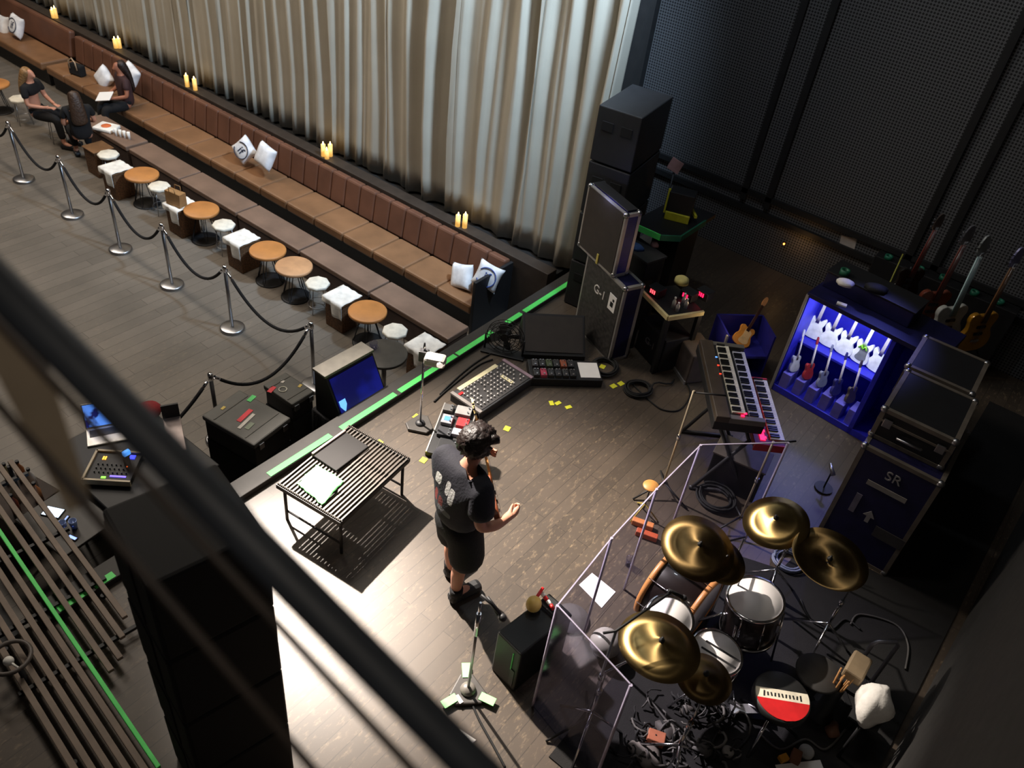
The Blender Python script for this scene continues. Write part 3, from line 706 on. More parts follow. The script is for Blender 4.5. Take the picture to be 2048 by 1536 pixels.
p = at(683, 905, .47); tb = thing('tablet', 'dark tablet in a case lying tilted on the slatted table', 'tablet', (p.x, p.y, .468), radians(3))
m = MB(); m.box((0, 0, .012), (.27, .4, .022), bev=.006); m.build('case_back', mat('dark_brown_case', (15, 11, 10), .8), tb)
m = MB(); m.box((-.15, .0, .02), (.025, .4, .04), bev=.006); m.build('pale_edge', mat('mauve_edge', (140, 122, 118), .6), tb)
# crumpled green white shirt
def cloth_patch(name, label, cat, pts, z, m, grid=12, amp=.02, seed=1, th=.008):
    """a loose sheet through four corner points (world), with soft folds"""
    rs = random.Random(seed); A, B, C_, D_ = [Vector((q.x, q.y, z)) for q in pts]; bm = MB(); V = {}
    o = (A + B + C_ + D_) / 4
    for i in range(grid + 1):
        for j in range(grid + 1):
            u, v = i / grid, j / grid; q = A * (1 - u) * (1 - v) + B * u * (1 - v) + C_ * u * v + D_ * (1 - u) * v
            h = amp * (sin(u * 9 + seed) * cos(v * 7) + .6 * sin(v * 13 + u * 5)) * .5 + amp
            ex = .007 if i in (0, grid) or j in (0, grid) else 0
            V[i, j] = bm.bm.verts.new((q.x - o.x + rs.uniform(-ex, ex), q.y - o.y + rs.uniform(-ex, ex), h))
    for i in range(grid):
        for j in range(grid): bm._f([V[i, j], V[i + 1, j], V[i + 1, j + 1], V[i, j + 1]], True)
    ob = bm.build(name, m, None, o); s = ob.modifiers.new('t', 'SOLIDIFY'); s.thickness = th; s.offset = 1
    return tag(ob, label, cat)
NEON = mat('neon_green_cloth', (120, 236, 130), .8, var=.12, scale=7)
cloth_patch('folded_shirt', 'crumpled pale neon green cloth lying on the slatted table', 'cloth', [at(595, 968, .48), at(632, 930, .48), at(688, 962, .48), at(645, 1010, .48)], .468, NEON, 12, .018, 3)

# ================================================================== STANDS
def tri_base(t, R, m_, h=.035):
    P = smooth_poly([(R * cos(a) * 1.0, R * sin(a)) for a in (pi / 2, pi / 2 + 2 * pi / 3, pi / 2 + 4 * pi / 3)], 1)
    m = MB(); m.prism(P, 0, h, None, .01); return m.build('base', m_, t)
BASEM = mat('stand_base', (66, 62, 58), .5)
p = at(840, 852, 0); t = thing('lamp_stand', 'short chrome stand with triangular base and clipped pale box, near the stage edge', 'stand', (p.x, p.y, 0), .5)
tri_base(t, .22, BASEM)
m = MB(); m.sph((0, 0, .04), .05, (1, 1, .6)); m.build('boss', DGREY, t)
m = MB(); m.cyl((0, 0, .04), (0, 0, .86), .011); m.build('pole', CHR, t)
m = MB(); m.box((0, 0, .9), (.09, .07, .12), bev=.01); m.build('clamp', DGREY, t)
m = MB(); m.cyl((0, 0, .95), (0, .01, 1.04), .016, .008); m.build('spigot', CHR, t)
q = Matrix.Rotation(-.5, 3, 'Z') @ (at(873, 722, .93) - Vector((p.x, p.y, 0)))
m = MB(); m.box((q.x * .9, q.y * .9, .93), (.2, .13, .1), bev=.03); m.build('box_head', mat('pale_plastic', (170, 166, 160), .35), t)
m = MB(); m.sph((q.x * 1.3, q.y * 1.3, .93), .045, n=10); m.build('bulb', mat('clear_white_bulb', (245, 240, 235), .2, emit=(255, 240, 225), es=.8), t)

p = at(935, 1385, 0); mic2 = thing('microphone_stand', 'straight microphone stand with triangular base marked by green tape, front of stage', 'stand', (p.x, p.y, 0), radians(45))
tri_base(mic2, .215, BASEM)
m = MB(); m.sph((0, 0, .045), .06, (1, 1, .7)); m.build('boss', mat('grey_boss', (120, 115, 108), .4), mic2)
m = MB(); m.cyl((0, 0, .05), (0, 0, .95), .011); m.build('lower_tube', STEEL, mic2)
m = MB(); m.cyl((0, 0, .75), (0, 0, 1.0), .017); m.cyl((0, 0, .95), (0, 0, 1.12), .008); m.build('clutch', CHR, mic2)
for a in (pi / 2, pi / 2 + 2 * pi / 3, pi / 2 + 4 * pi / 3):
    m = MB(); m.box((.16 * cos(a), .16 * sin(a), .038), (.12, .065, .006), rz=a); m.build('green_tape_patch', mat('bright_green_tape', (150, 255, 150), .5), mic2)
m = MB(); m.box((-.07, -.07, .038), (.03, .07, .004), rz=.5); m.build('white_label', PAPER, mic2)
m = MB()
w1 = at(962, 1190, 1.05); w2 = at(1003, 1232, .95)
M2 = Matrix.Rotation(-radians(45), 3, 'Z'); w1 = M2 @ (w1 - Vector((p.x, p.y, 0))); w2 = M2 @ (w2 - Vector((p.x, p.y, 0)))
m.tube([w1, (w1 + w2) / 2 + Vector((0, 0, .02)), w2], .012, 8); m.build('boom_clip', BLK, mic2)
mc = thing('microphone', 'black handheld microphone in the clip of the front microphone stand', 'microphone', Vector((p.x, p.y, 0)) + Matrix.Rotation(radians(45), 3, 'Z') @ w2)
m = MB(); m.tube([(-.15, .02, .05), (-.02, 0, .0)], [.012, .02], 10); m.build('microphone_body', BLK, mc)
m = MB(); m.sph((.01, 0, -.01), .03, n=12); m.build('grille', DGREY, mc)
# papers on stage
def flat(px, z, name, label, cat, m_, th=.003):
    P = [at(x, y, z) for x, y in px]; c = sum(P, Vector()) / len(P)
    mb = MB(); mb.prism([(q.x - c.x, q.y - c.y) for q in P], 0, th); return single(mb, name, m_, label, cat, (c.x, c.y, z))
flat([(865, 1462), (886, 1436), (952, 1480), (915, 1512)], .002, 'setlist_paper', 'white set list paper on the floor below the taped microphone stand', 'paper', PAPER)
flat([(1158, 1170), (1184, 1146), (1231, 1184), (1203, 1216)], .002, 'setlist_paper', 'white set list paper inside the acrylic drum shield', 'paper', PAPER)

# ================================================================== CASES HELPER
def fcase(name, label, cat, size, loc, rz, bm_, em, z0=0, group=None, lid=None, corners=True, top_m=None):
    w, d, h = size; t = thing(name, label, cat, loc, rz, group)
    m = MB(); m.box((0, 0, h / 2), (w - .01, d - .01, h - .01)); m.build('body', bm_, t)
    m = MB(); e = .038
    for sx in (-1, 1):
        for sy in (-1, 1): m.box((sx * (w / 2 - e / 2), sy * (d / 2 - e / 2), h / 2), (e, e, h))
        for z in (e / 2, h - e / 2): m.box((sx * (w / 2 - e / 2), 0, z), (e, d, e))
    for sy in (-1, 1):
        for z in (e / 2, h - e / 2): m.box((0, sy * (d / 2 - e / 2), z), (w, e, e))
    if lid: 
        m.box((0, 0, lid), (w + .004, d + .004, .02))
    m.build('edge_trim', em, t)
    if corners:
        for sx in (-1, 1):
            for sy in (-1, 1):
                for z in (.02, h - .02):
                    m = MB(); m.sph((sx * (w / 2 - .02), sy * (d / 2 - .02), z), .034, n=10); m.build('corner_ball', STEEL, t)
    return t
def latch(t, x, y, z, ax='y', s=-1):
    m = MB(); m.box((x, y, z), (.07, .014, .08) if ax == 'y' else (.014, .07, .08), bev=.004); m.build('latch', STEEL, t)

# tall G-1 case with the lid stacked on top
def mid(a, b): return (a + b) / 2
A_ = Vector((-3.97, 7.18, 0)); B_ = Vector((-3.27, 6.87, 0)); dv = (B_ - A_); rz_g = math.atan2(dv.y, dv.x); nrm = Vector((-dv.y, dv.x, 0)).normalized()
w = dv.length; d = .26; c = mid(A_, B_) + nrm * d / 2
BCASE = mat('scuffed_black_panel', (58, 56, 54), .55, var=.5, scale=22)
t = fcase('flight_case', 'tall scuffed black flight case lettered G-1 with blue sides, upstage of the wedge', 'case', (w, d, 1.0), (c.x, c.y, 0), rz_g, BLUED, ALU)
m = MB(); m.box((0, -d / 2, .5), (w - .06, .012, .94)); fp = m.build('front_panel', BCASE, t)
text_mesh('stencil_lettering', 'G-1', .15, mat('stencil_white', (214, 210, 204), .7), fp, Matrix.Translation((-.02, -d / 2 - .008, .7)) @ Matrix.Rotation(radians(90), 4, 'X'))
m = MB(); m.box((.23, -d / 2 - .008, .72), (.13, .006, .2)); pl = m.build('paper_label', PAPER, fp)
m = MB(); m.box((.23, -d / 2 - .012, .7), (.05, .003, .06), rz=0); m.box((.25, -d / 2 - .012, .76), (.03, .003, .03)); m.build('label_print', BLK, fp)
latch(t, -w / 2 - .005, -.05, .45, 'x')
d2 = .2; e0 = at(1155, 490, 1.0); e1 = at(1225, 556, 1.0); w2_ = (e1 - e0).length; rz_g2 = math.atan2((e1 - e0).y, (e1 - e0).x); c2 = (e0 + e1) / 2 + Vector((-sin(rz_g2), cos(rz_g2), 0)) * d2 / 2
t = fcase('flight_case', 'upright black flight case lid with silver rails stacked on the G-1 case', 'case', (w2_, d2, .76), (c2.x, c2.y, 1.0), rz_g2, BLUE, ALU)
m = MB(); m.box((0, -d2 / 2, .39), (w2_ - .06, .012, .72)); m.build('front_panel', mat('brownish_black_panel', (48, 43, 38), .5), t)
m = MB(); m.box((0, 0, .78), (w2_ - .07, d2 - .07, .012)); m.build('dark_inlay', BLK, t)
m = MB(); m.box((.05, -d2 / 2 - .01, .06), (.03, .01, .12)); m.build('yellow_tag', mat('dull_yellow', (190, 176, 90), .6), t)

# wedge monitor, fan
t = thing('wedge_monitor', 'black wedge floor monitor in front of the G-1 case', 'speaker', (-3.9, 6.62, 0), radians(43))
m = MB(); yz = [(-.24, 0), (.25, 0), (.25, .1), (.14, .36), (-.24, .06)]
M = Matrix(((0, 0, 1, 0), (1, 0, 0, 0), (0, 1, 0, 0), (0, 0, 0, 1)))
m.prism(yz, -.36, .36, M, .008); m.build('cabinet', BLK, t)
m = MB(); R = Matrix.Rotation(math.atan2(.3, .38), 3, 'X'); m.box((0, -.05, .215), (.66, .42, .014), R=R); m.build('grille', mat('grille_brown_black', (42, 36, 32), .6, bump=.4, bscale=300), t)
for s in (-1, 1):
    m = MB(); m.cyl((s * .36, -.05, .1), (s * .372, -.05, .1), .03); m.build('handle_cup', DGREY, t)
p = at(1010, 678, .2); t = thing('floor_fan', 'round black floor fan standing at the stage edge beside the wedge monitor', 'fan', (p.x, p.y, 0), radians(25))
for dy in (-.05, .05):
    m = MB()
    for r in (.07, .12, .17, .21): m.tube([(r * cos(2 * pi * k / 28), dy * (1 - (r / .21) ** 2 * .5), .23 + r * sin(2 * pi * k / 28)) for k in range(28)], .004, 5, closed=True)
    for k in range(12): a = k * pi / 6; m.cyl((.03 * cos(a), dy, .23 + .03 * sin(a)), (.21 * cos(a), dy * .5, .23 + .21 * sin(a)), .003, n=5)
    m.build('cage', BLK, t)
for k in range(4):
    a = k * pi / 2 + .3; m = MB(); m.prism(smooth_poly([(.03, -.02), (.17, -.06), (.18, .05), (.04, .03)], 1), -.004, .004, Matrix.Translation((0, 0, .23)) @ Matrix.Rotation(-a, 4, 'Y') @ RX @ Matrix.Rotation(.4, 4, 'X')); m.build('blade', DGREY, t)
m = MB(); m.cyl((0, -.03, .23), (0, .1, .23), .05); m.build('motor', BLK, t)
m = MB(); m.tube([(-.22, .0, .02), (-.22, .0, .23)], .012, 6); m.tube([(.22, 0, .02), (.22, 0, .23)], .012, 6); m.box((0, 0, .012), (.5, .16, .024), bev=.008); m.build('base', BLK, t)

# ================================================================== EFFECTS BOARDS
def board(label, c, w, d, rz, frame_m, n, seed, kind):
    t = thing('effects_board', label, 'pedalboard', c, rz); rs = random.Random(seed)
    m = MB(); m.box((0, 0, .05), (w, d, .1), bev=.008); m.build('case', DGREY if kind == 'mix' else BLK, t)
    if kind == 'mix':
        m = MB(); m.box((0, 0, .103), (w - .05, d - .05, .006)); m.build('panel', mat('panel_grey', (62, 60, 60), .5), t)
        for i in range(n):
            for j in range(7):
                if rs.random() < .85:
                    m = MB(); x, y = -w / 2 + .08 + (w - .16) * i / (n - 1), -d / 2 + .07 + (d - .14) * j / 6
                    m.cyl((x, y, .104), (x, y, .128), .008, n=8); m.build('knob', mat('pale_knob', (206, 202, 198), .4), t)
        m = MB(); m.box((-.02, d / 2 - .02, .105), (w * .72, .05, .014)); m.build('cream_tape_strip', mat('cream_tape', (226, 218, 178), .6), t)
        m = MB(); m.box((-w / 2 + .012, 0, .104), (.04, d, .02)); m.build('end_cheek', mat('grey_cheek', (140, 134, 130), .5), t)
        m = MB(); m.box((w / 2 - .012, 0, .104), (.04, d, .02)); m.build('end_cheek', mat('lilac_cheek', (150, 128, 140), .5), t)
        m = MB(); m.box((w * .22, -d * .1, .11), (.04, .16, .01)); m.build('cream_tape_strip', MATS['cream_tape'], t)
        m = MB(); m.box((-w * .42, d * .3, .11), (.06, .03, .01)); m.build('red_tape', RED, t)
    return t
b1 = at(985, 771, .1); board('wide grey mixing console with a cream tape strip lying at the stage edge', (b1.x, b1.y, 0), .84, .42, radians(90) - radians(2), ALU, 14, 4, 'mix')
b2_ = at(1132, 744, .08); t = board('black pedalboard with white sheet beside the mixing console', (b2_.x - .02, b2_.y, 0), .8, .34, radians(44), BLK, 0, 5, 'pedals')
PC = [(-.33, 'dk', (60, 58, 60)), (-.25, 'pk', (170, 60, 84)), (-.17, 'gn', (70, 80, 54)), (-.09, 'bk', (40, 40, 44)), (-.01, 'or', (150, 80, 54)), (.07, 'bk2', (30, 30, 32))]
for i, (x, nme, colr) in enumerate(PC):
    for j, y in enumerate((-.09, .07)):
        m = MB(); m.box((x, y, .118), (.066, .12, .045), bev=.005); ep = m.build('effect_pedal', mat('pedal_' + nme + str(j), colr if (i + j) % 2 else (44, 44, 46), .4), t)
        m = MB(); m.cyl((x, y - .04, .14), (x, y - .04, .152), .01); m.build('footswitch', CHR, ep)
        for q in (-.015, .015): m = MB(); m.cyl((x + q, y + .035, .14), (x + q, y + .035, .155), .007); m.build('knob', CHR, ep)
m = MB(); m.box((.27, .0, .103), (.22, .26, .006)); single(m, 'paper_sheet', PAPER, 'white paper sheet lying on the end of the black pedalboard', 'paper', (b2_.x - .02, b2_.y, 0), radians(44))
p = at(905, 860, .06); t = thing('pedalboard', 'black pedalboard with a red pedal directly behind the guitarist', 'pedalboard', (p.x, p.y, 0), radians(-62)); 
m = MB(); m.box((0, 0, .03), (.74, .36, .06), bev=.008); m.build('case', BLK, t)
m = MB()
for y in (-.17, .17): m.box((0, y, .06), (.74, .012, .012))
m.build('rail', ALU, t)
for x, y, w_, d_, nm, cl in [(-.27, .05, .13, .16, 'silver', (150, 148, 146)), (-.27, -.11, .1, .1, 'silver2', (96, 94, 92)), (-.1, .08, .12, .12, 'red', (206, 52, 56)), (-.1, -.08, .13, .11, 'lightgrey', (150, 150, 156)), (.05, .08, .09, .14, 'white', (210, 206, 214)), (.08, -.06, .12, .14, 'darkpedal', (50, 50, 54)), (.26, .02, .16, .2, 'blk', (36, 36, 38))]:
    m = MB(); m.box((x, y, .083), (w_, d_, .045), bev=.006); ep = m.build('effect_pedal', mat('fx_' + nm, cl, .4), t)
    for k in (-1, 1):
        m = MB(); m.cyl((x + k * w_ * .25, y + d_ * .3, .105), (x + k * w_ * .25, y + d_ * .3, .12), .009); m.build('knob', CHR, ep)
m = MB(); m.box((-.1, -.08, .107), (.06, .06, .003)); m.build('lit_display', mat('blue_display', (60, 110, 220), .4, emit=(90, 150, 255), es=1.2), t)

# ================================================================== CABLES
def coil(label, x, y, r, seed, th=.011, loops=5, m_=RUB, tail=None):
    rs = random.Random(seed); p = at(x, y, 0); P = []
    for k in range(loops * 20):
        a = 2 * pi * k / 20; q = r * (1 + .15 * sin(a * .37 + seed)); P.append((q * cos(a), q * .9 * sin(a), th + .012 * (k / 20) * .8 + .004 * sin(a * 3)))
    if tail: P += [Vector(P[-1]).lerp(Vector((tail[0], tail[1], th)), f) + Vector((0, .05 * sin(f * 6), 0)) for f in (.2, .4, .6, .8, 1)]
    m = MB(); m.tube(P, th, 6); return single(m, 'coiled_cable', m_, label, 'cable', (p.x, p.y, 0), seed, 'cable coils on stage')
coil('black cable coil on the stage floor right of the yellow marks', 1275, 782, .14, 1, tail=(.5, .1))
coil('black cable coil with yellow marks right of the white sheet', 1208, 738, .15, 2)
coil('black cable coil on the dark floor behind the amp under the keyboards', 1430, 1000, .17, 3)
coil('pale blue grey cable coil between the upper cymbals and tall case', 1575, 1125, .13, 4, .01, 5, mat('bluegrey_cable', (120, 128, 150), .5))
def cable(label, px, th=.009, z=0, m_=RUB, name='cable'):
    P = [at(x, y, z) + Vector((0, 0, th)) for x, y in px]
    Q = []
    for i in range(len(P) - 1):
        a = P[max(i - 1, 0)]; b = P[i]; c_ = P[i + 1]; d_ = P[min(i + 2, len(P) - 1)]
        for k in range(8):
            u = k / 8; Q.append(.5 * ((2 * b) + (c_ - a) * u + (2 * a - 5 * b + 4 * c_ - d_) * u * u + (3 * b - a - 3 * c_ + d_) * u ** 3))
    Q.append(P[-1]); m = MB(); m.tube(Q, th, 6); return single(m, name, m_, label, 'cable')
cable('black cable looping on the floor left of the keyboards', [(1265, 770), (1305, 808), (1330, 822), (1360, 820), (1380, 790), (1370, 760)])
cable('black cable lying along the stage kerb behind the mixing console', [(880, 790), (905, 765), (940, 735), (975, 712), (1020, 690)])
cable('second black cable beside the kerb behind the mixing console', [(868, 805), (893, 782), (930, 752), (960, 730), (985, 720)])
cable('black cable running from the taped stand off the bottom of the photo', [(945, 1412), (960, 1445), (985, 1490), (1010, 1536)])
# ================================================================== BACKLINE
t = thing('speaker_stack', 'tall black stack of loudspeakers behind the flight cases beside the curtain end', 'speaker', (-4.15, 7.93, 0), radians(8))
for k in range(4):
    m = MB(); m.box((0, 0, .315 + .63 * k), (.5, .86, .61), bev=.012); m.build('cabinet', mat('speaker_black', (30, 30, 32), .6), t)
    for s in (-1, 1):
        m = MB(); m.box((s * .11, -.432, .42 + .63 * k), (.13, .012, .1), bev=.003); m.build('port', mat('port_black', (6, 6, 6), .9), t)
# dark shelf unit with tape-edged top, yellow edged case on it
pc = at(1335, 462, 1.2); 
t = thing('gear_shelf', 'dark equipment shelf with green taped front edges behind the flight cases', 'shelf', (-3.42, 8.15, 0), radians(0))
P = [at(1262, 443, 1.2), at(1322, 470, 1.2), at(1362, 472, 1.2), at(1412, 440, 1.2)]
m = MB(); m.prism([(q.x + 3.42, q.y - 8.15) for q in P] + [(.15, .7), (-.4, .6)], 1.14, 1.19); m.build('top', BLK, t)
m = MB(); m.box((-.1, .25, .57), (.34, .5, 1.14)); m.build('cabinet', BLK, t)
for (a, b), mm in zip(((P[0], P[1]), (P[1], P[2]), (P[2], P[3])), (GREEN, mat('dull_green_tape', (30, 110, 80), .6), MATS['dull_green_tape'])):
    d_ = b - a; cc = (a + b) / 2; R = Matrix.Rotation(math.atan2(d_.y, d_.x), 3, 'Z')
    m = MB(); m.box((cc.x + 3.42, cc.y - 8.15, 1.165), (d_.length, .02, .07), R=R); m.build('green_edge_tape', mm, t)
q = at(1343, 445, 1.19); t = thing('equipment_case', 'black case edged with yellow tape standing on the green taped shelf', 'case', (q.x, q.y + .12, 1.19), radians(20))
m = MB(); m.box((0, .05, .17), (.3, .2, .34), bev=.01); m.build('body', BLK, t)
m = MB(); m.box((0, -.06, .05), (.29, .03, .1), bev=.008); m.build('yellow_front_tape', mat('hi_vis_yellow', (205, 200, 50), .5), t)
m = MB(); m.box((-.16, .0, .2), (.025, .03, .3)); m.build('yellow_edge_tape', MATS['hi_vis_yellow'], t)
m = MB(); m.box((.17, .1, .08), (.03, .2, .03), R=Matrix.Rotation(.4, 3, 'Z')); m.build('yellow_edge_tape', MATS['hi_vis_yellow'], t)
q = at(1350, 332, 1.45)
t = thing('music_stand', 'dark stand with a faded pinkish card, above the yellow edged case', 'stand', (q.x, q.y, 0), .2)
mm = MB(); mm.cyl((0, .03, 0), (0, .03, 1.42), .012); mm.build('pole', BLK, t)
for k in range(3):
    mm = MB(); mm.tube([(0, .03, .3), (.22 * cos(k * 2.1), .03 + .22 * sin(k * 2.1), .01)], .01, 6); mm.build('leg', BLK, t)
mm = MB(); mm.box((0, .012, 1.45), (.16, .012, .16), R=Matrix.Rotation(.3, 3, 'Y')); mm.build('card', mat('faded_card', (150, 110, 104), .7), t)
# small things below the shelf
for x, y, z, nm, lb, cat, mm, r in [(1272, 497, 1.0, 'towel', 'small blue towel lying behind the upright case lid', 'towel', mat('blue_towel', (50, 80, 130), .9), .09), (1257, 490, 1.0, 'paper_cup', 'white cup beside the blue towel behind the case lid', 'cup', WHITE, .04), (1308, 492, 1.0, 'towel', 'small pinkish white cloth under the green taped shelf', 'cloth', mat('pink_cloth', (190, 150, 156), .9), .05)]:
    q = at(x, y, z); m = MB()
    if nm == 'paper_cup': m.lathe([(0, 0), (.03, 0), (.04, .09), (.036, .09), (.027, .01), (0, .01)], 14)
    else: m.rings([[(r * k * (1 + .2 * sin(3 * a)) * cos(a), r * k * .7 * sin(a), h) for a in [2 * pi * i / 14 for i in range(14)]] for k, h in ((1, 0), (.95, .03), (.6, .055), (.1, .06))])
    single(m, nm, mm, lb, cat, (q.x, q.y, z))
t = thing('storage_box', 'low dark box behind the case lid carrying a towel and a cup', 'box', (-3.72, 7.83, 0), radians(-15)); q = at(1285, 500, 1.0)
t.location = (q.x - .02, q.y + .02, 0)
m = MB(); m.box((0, 0, .49), (.5, .3, .98), bev=.01); m.build('body', BLK, t); m = MB(); m.box((0, 0, .985), (.52, .32, .025)); m.build('lid', DGREY, t)

# workbench with lit units
A_ = at(1283, 578, .8); B_ = at(1337, 633, .8); Cc = at(1408, 622, .8); dv = B_ - A_; e2 = Cc - B_
rz_b = math.atan2(dv.y, dv.x); wb = dv.length; db = e2.length
t = thing('workbench', 'dark technician bench with pale wooden edge to the right of the G-1 case', 'bench', ((A_.x + Cc.x) / 2, (A_.y + Cc.y) / 2, 0), rz_b)
Mi = Matrix.Rotation(-rz_b, 3, 'Z'); loc = Vector(t.location)
def LB(v): return Mi @ (Vector((v.x, v.y, 0)) - loc)
a_, b_, c_ = LB(A_), LB(B_), LB(Cc); d_ = a_ + (c_ - b_)
m = MB(); m.prism([(v.x, v.y) for v in (a_, b_, c_, d_)], .74, .79); m.build('benchtop', BLK, t)
PWOOD = mat('pale_edge_wood', (206, 190, 140), .6)
for u, v in ((a_, b_), (b_, c_)):
    dd = v - u; cc = (u + v) / 2; m = MB(); m.box((cc.x, cc.y, .775), (dd.length, .03, .05), R=Matrix.Rotation(math.atan2(dd.y, dd.x), 3, 'Z')); m.build('edge_board', PWOOD, t)
for v in (a_, b_, c_, d_):
    vv = v * .9; m = MB(); m.box((vv.x, vv.y, .37), (.05, .05, .74)); m.build('leg', BLK, t)
LED = mat('red_led', (255, 30, 60), .4, emit=(255, 20, 60), es=5)
LEDP = mat('pink_led', (255, 90, 90), .4, emit=(255, 70, 80), es=3)
for x, y, lb, lm in [(1308, 580, 'small dark unit with pinkish red display at the left of the bench', LEDP), (1373, 588, 'dark unit with slanting red lights in the middle of the bench', LED), (1405, 586, 'dark unit with three red lights at the right of the bench', LED)]:
    q = at(x, y, .87); t2 = thing('rack_unit', lb, 'device', (q.x, q.y, .79), rz_b + .3)
    m = MB(); m.box((0, .06, .05), (.16, .14, .1), bev=.006); m.build('body', BLK, t2)
    for k in range(3): m = MB(); m.box((-.03 + k * .026, -.012, .06), (.014, .006, .045)); m.build('display', lm, t2)
for x, y, h, lb in [(1346, 606, .14, 'leftmost small silver bottle at the corner of the bench'), (1354, 612, .11, 'second small silver bottle on the bench corner'), (1365, 600, .15, 'pale bottle further back on the bench corner'), (1371, 606, .12, 'rightmost small pale bottle on the bench corner')]:
    q = at(x, y + 8, .8); t2 = thing('bottle', lb, 'bottle', (q.x, q.y, .79), 0, 'small bottles on the bench')
    m = MB(); m.lathe([(0, 0), (.022, 0), (.022, h * .6), (.009, h * .8), (.009, h * .9), (0, h * .9)], 14); m.build('bottle_body', mat('silver_glass', (190, 186, 184), .25, .3), t2)
    m = MB(); m.cyl((0, 0, h * .88), (0, 0, h), .011); m.build('bottle_cap', WHITE, t2)
q = at(1365, 556, .85); m = MB(); m.lathe([(0, 0), (.085, 0), (.08, .05), (.05, .07), (0, .07)], 16); single(m, 'cap', mat('khaki_cloth', (196, 186, 120), .9), 'pale yellow cap lying at the back of the bench', 'hat', (q.x, q.y, .79))
m = MB(); m.box((0, 0, .42), (.42, .3, .84), bev=.01); q = at(1350, 690, .3); 
t = thing('trunk', 'dark trunk with rounded stencil mark below the technician bench', 'trunk', (loc.x + .02, loc.y + .02, 0), rz_b); m.bm.free()
m = MB(); m.box((0, 0, .22), (.5, .36, .44), bev=.01); m.build('body', mat('dark_case', (26, 26, 30), .6), t)
text_mesh('stencil_lettering', 'G-1', .12, mat('faded_stencil', (92, 92, 92), .8), t, Matrix.Translation((0, -.187, .24)) @ Matrix.Rotation(radians(90), 4, 'X'))
# grey slanted case + blue box with gold violin shaped body
t = thing('padded_case', 'worn grey case with pale front strip left of the keyboards', 'case', (-2.52, 7.42, 0), radians(-35))
m = MB(); m.box((0, 0, .2), (.42, .3, .4), bev=.02); m.build('body', mat('worn_grey', (92, 82, 76), .7), t)
m = MB(); m.box((0, -.155, .02), (.42, .02, .04)); m.build('pale_strip', ALU, t)
t = thing('blue_crate', 'open blue equipment box with silver edge beside the technician bench', 'box', (-2.2, 7.88, 0), radians(45))
m = MB()
for s in (-1, 1): m.box((s * .27, 0, .3), (.02, .42, .6))
m.box((0, .2, .3), (.54, .02, .6)); m.box((0, 0, .02), (.54, .42, .04)); m.box((0, 0, .3), (.54, .4, .03))
m.build('box_body', BLUE, t)
m = MB(); m.box((-.285, -.2, .3), (.02, .03, .6)); m.build('edge_trim', ALU, t)
ob = guitar('golden orange guitar lying lit inside the open blue box', mat('gold_orange', (214, 146, 60), .4), FRET, MAPLE, mat('cream_guard2', (230, 200, 150), .5), 'single', plain=True)
ob.location = (-2.2, 7.84, .34); ob.rotation_euler = (radians(-35), radians(25), radians(30)); ob.scale = (.68, .68, .62)

# ------------------------------------------------------------------ guitar vault
V0 = Vector((-1.66, 7.86, 0)); rz_v = radians(-5); VW, VD, VH = 1.2, .55, 1.28
t = thing('guitar_vault', 'open blue guitar cabinet lit white inside, holding a row of guitars', 'cabinet', (V0.x + .6, V0.y + .22, 0), rz_v)
BLUEV = mat('royal_blue_panel', (40, 40, 190), .45)
def vb(name, c, s, mm):
    m = MB(); m.box(c, s, bev=.004); return m.build(name, mm, t)
vb('side_panel', (-VW / 2, 0, VH / 2), (.03, VD, VH), BLUEV); vb('side_panel', (VW / 2 - .25, 0, VH / 2), (.05, VD, VH), BLUEV); vb('side_panel', (VW / 2 + .2, 0, VH / 2), (.03, VD, VH), BLUEV)
vb('back_panel', (.1, VD / 2, VH / 2), (VW + .2, .02, VH), BLUEV); vb('roof_panel', (.1, .04, VH), (VW + .24, VD + .1, .05), BLUED)
vb('bottom_panel', (.1, 0, .04), (VW + .2, VD, .08), BLUEV); vb('inner_shelf', (-.12, .1, .58), (VW - .26, VD - .24, .03), BLUEV)
vb('edge_trim', (-VW / 2 - .012, -VD / 2, VH / 2), (.03, .025, VH), ALU)
for k in range(6): vb('padded_divider', (-.5 + k * .16, -.16 + .012 * (k % 2), .17), (.1, .2, .2), mat('lilac_padding', (96, 90, 190), .9))
# LED strip under the roof
m = MB(); m.box((-.12, -VD / 2 + .06, VH - .035), (.84, .03, .015)); m.build('led_strip', mat('white_led', (255, 255, 255), .4, emit=(225, 235, 255), es=25), t)
WG = mat('white_guitar', (238, 238, 234), .3); GGUARD = mat('grey_guard', (120, 122, 124), .4)
Rv = Matrix.Rotation(rz_v, 3, 'Z')
PNECK = mat('pale_neck', (180, 172, 176), .45)
names = ['leftmost white guitar on the lit shelf of the blue cabinet', 'second white guitar from the left on the lit cabinet shelf', 'brightest white guitar in the middle of the lit cabinet shelf', 'white guitar with grey guard and green tape on the lit cabinet shelf', 'rightmost white guitar on the lit cabinet shelf']
g0 = None
for k in range(5):
    if k == 0: g0 = guitar(names[0], WG, PNECK, WG, None, 'double', 'white guitars in the lit cabinet', True); o = g0
    elif k == 3: o = guitar(names[3], WG, WG, WG, GGUARD, 'double', 'white guitars in the lit cabinet', True)
    else: o = dup(g0, (0, 0, 0), 0, names[k])
    o.scale = (.66, 1, .66)
    L_ = Vector((-.52 + k * .185, .1, .6)); W_ = Vector(t.location) + Rv @ L_
    o.location = W_; o.rotation_euler = (radians(-8), 0, rz_v + radians(4 - 3 * k))
    if k == 3:
        for s in (-.035, .035):
            m = MB(); m.tube([(s - .03, -.036, .27), (s, -.036, .33), (s + .03, -.036, .27)], .014, 6); m.build('green_tape_mark', mat('lime_mark', (150, 240, 60), .5), o)
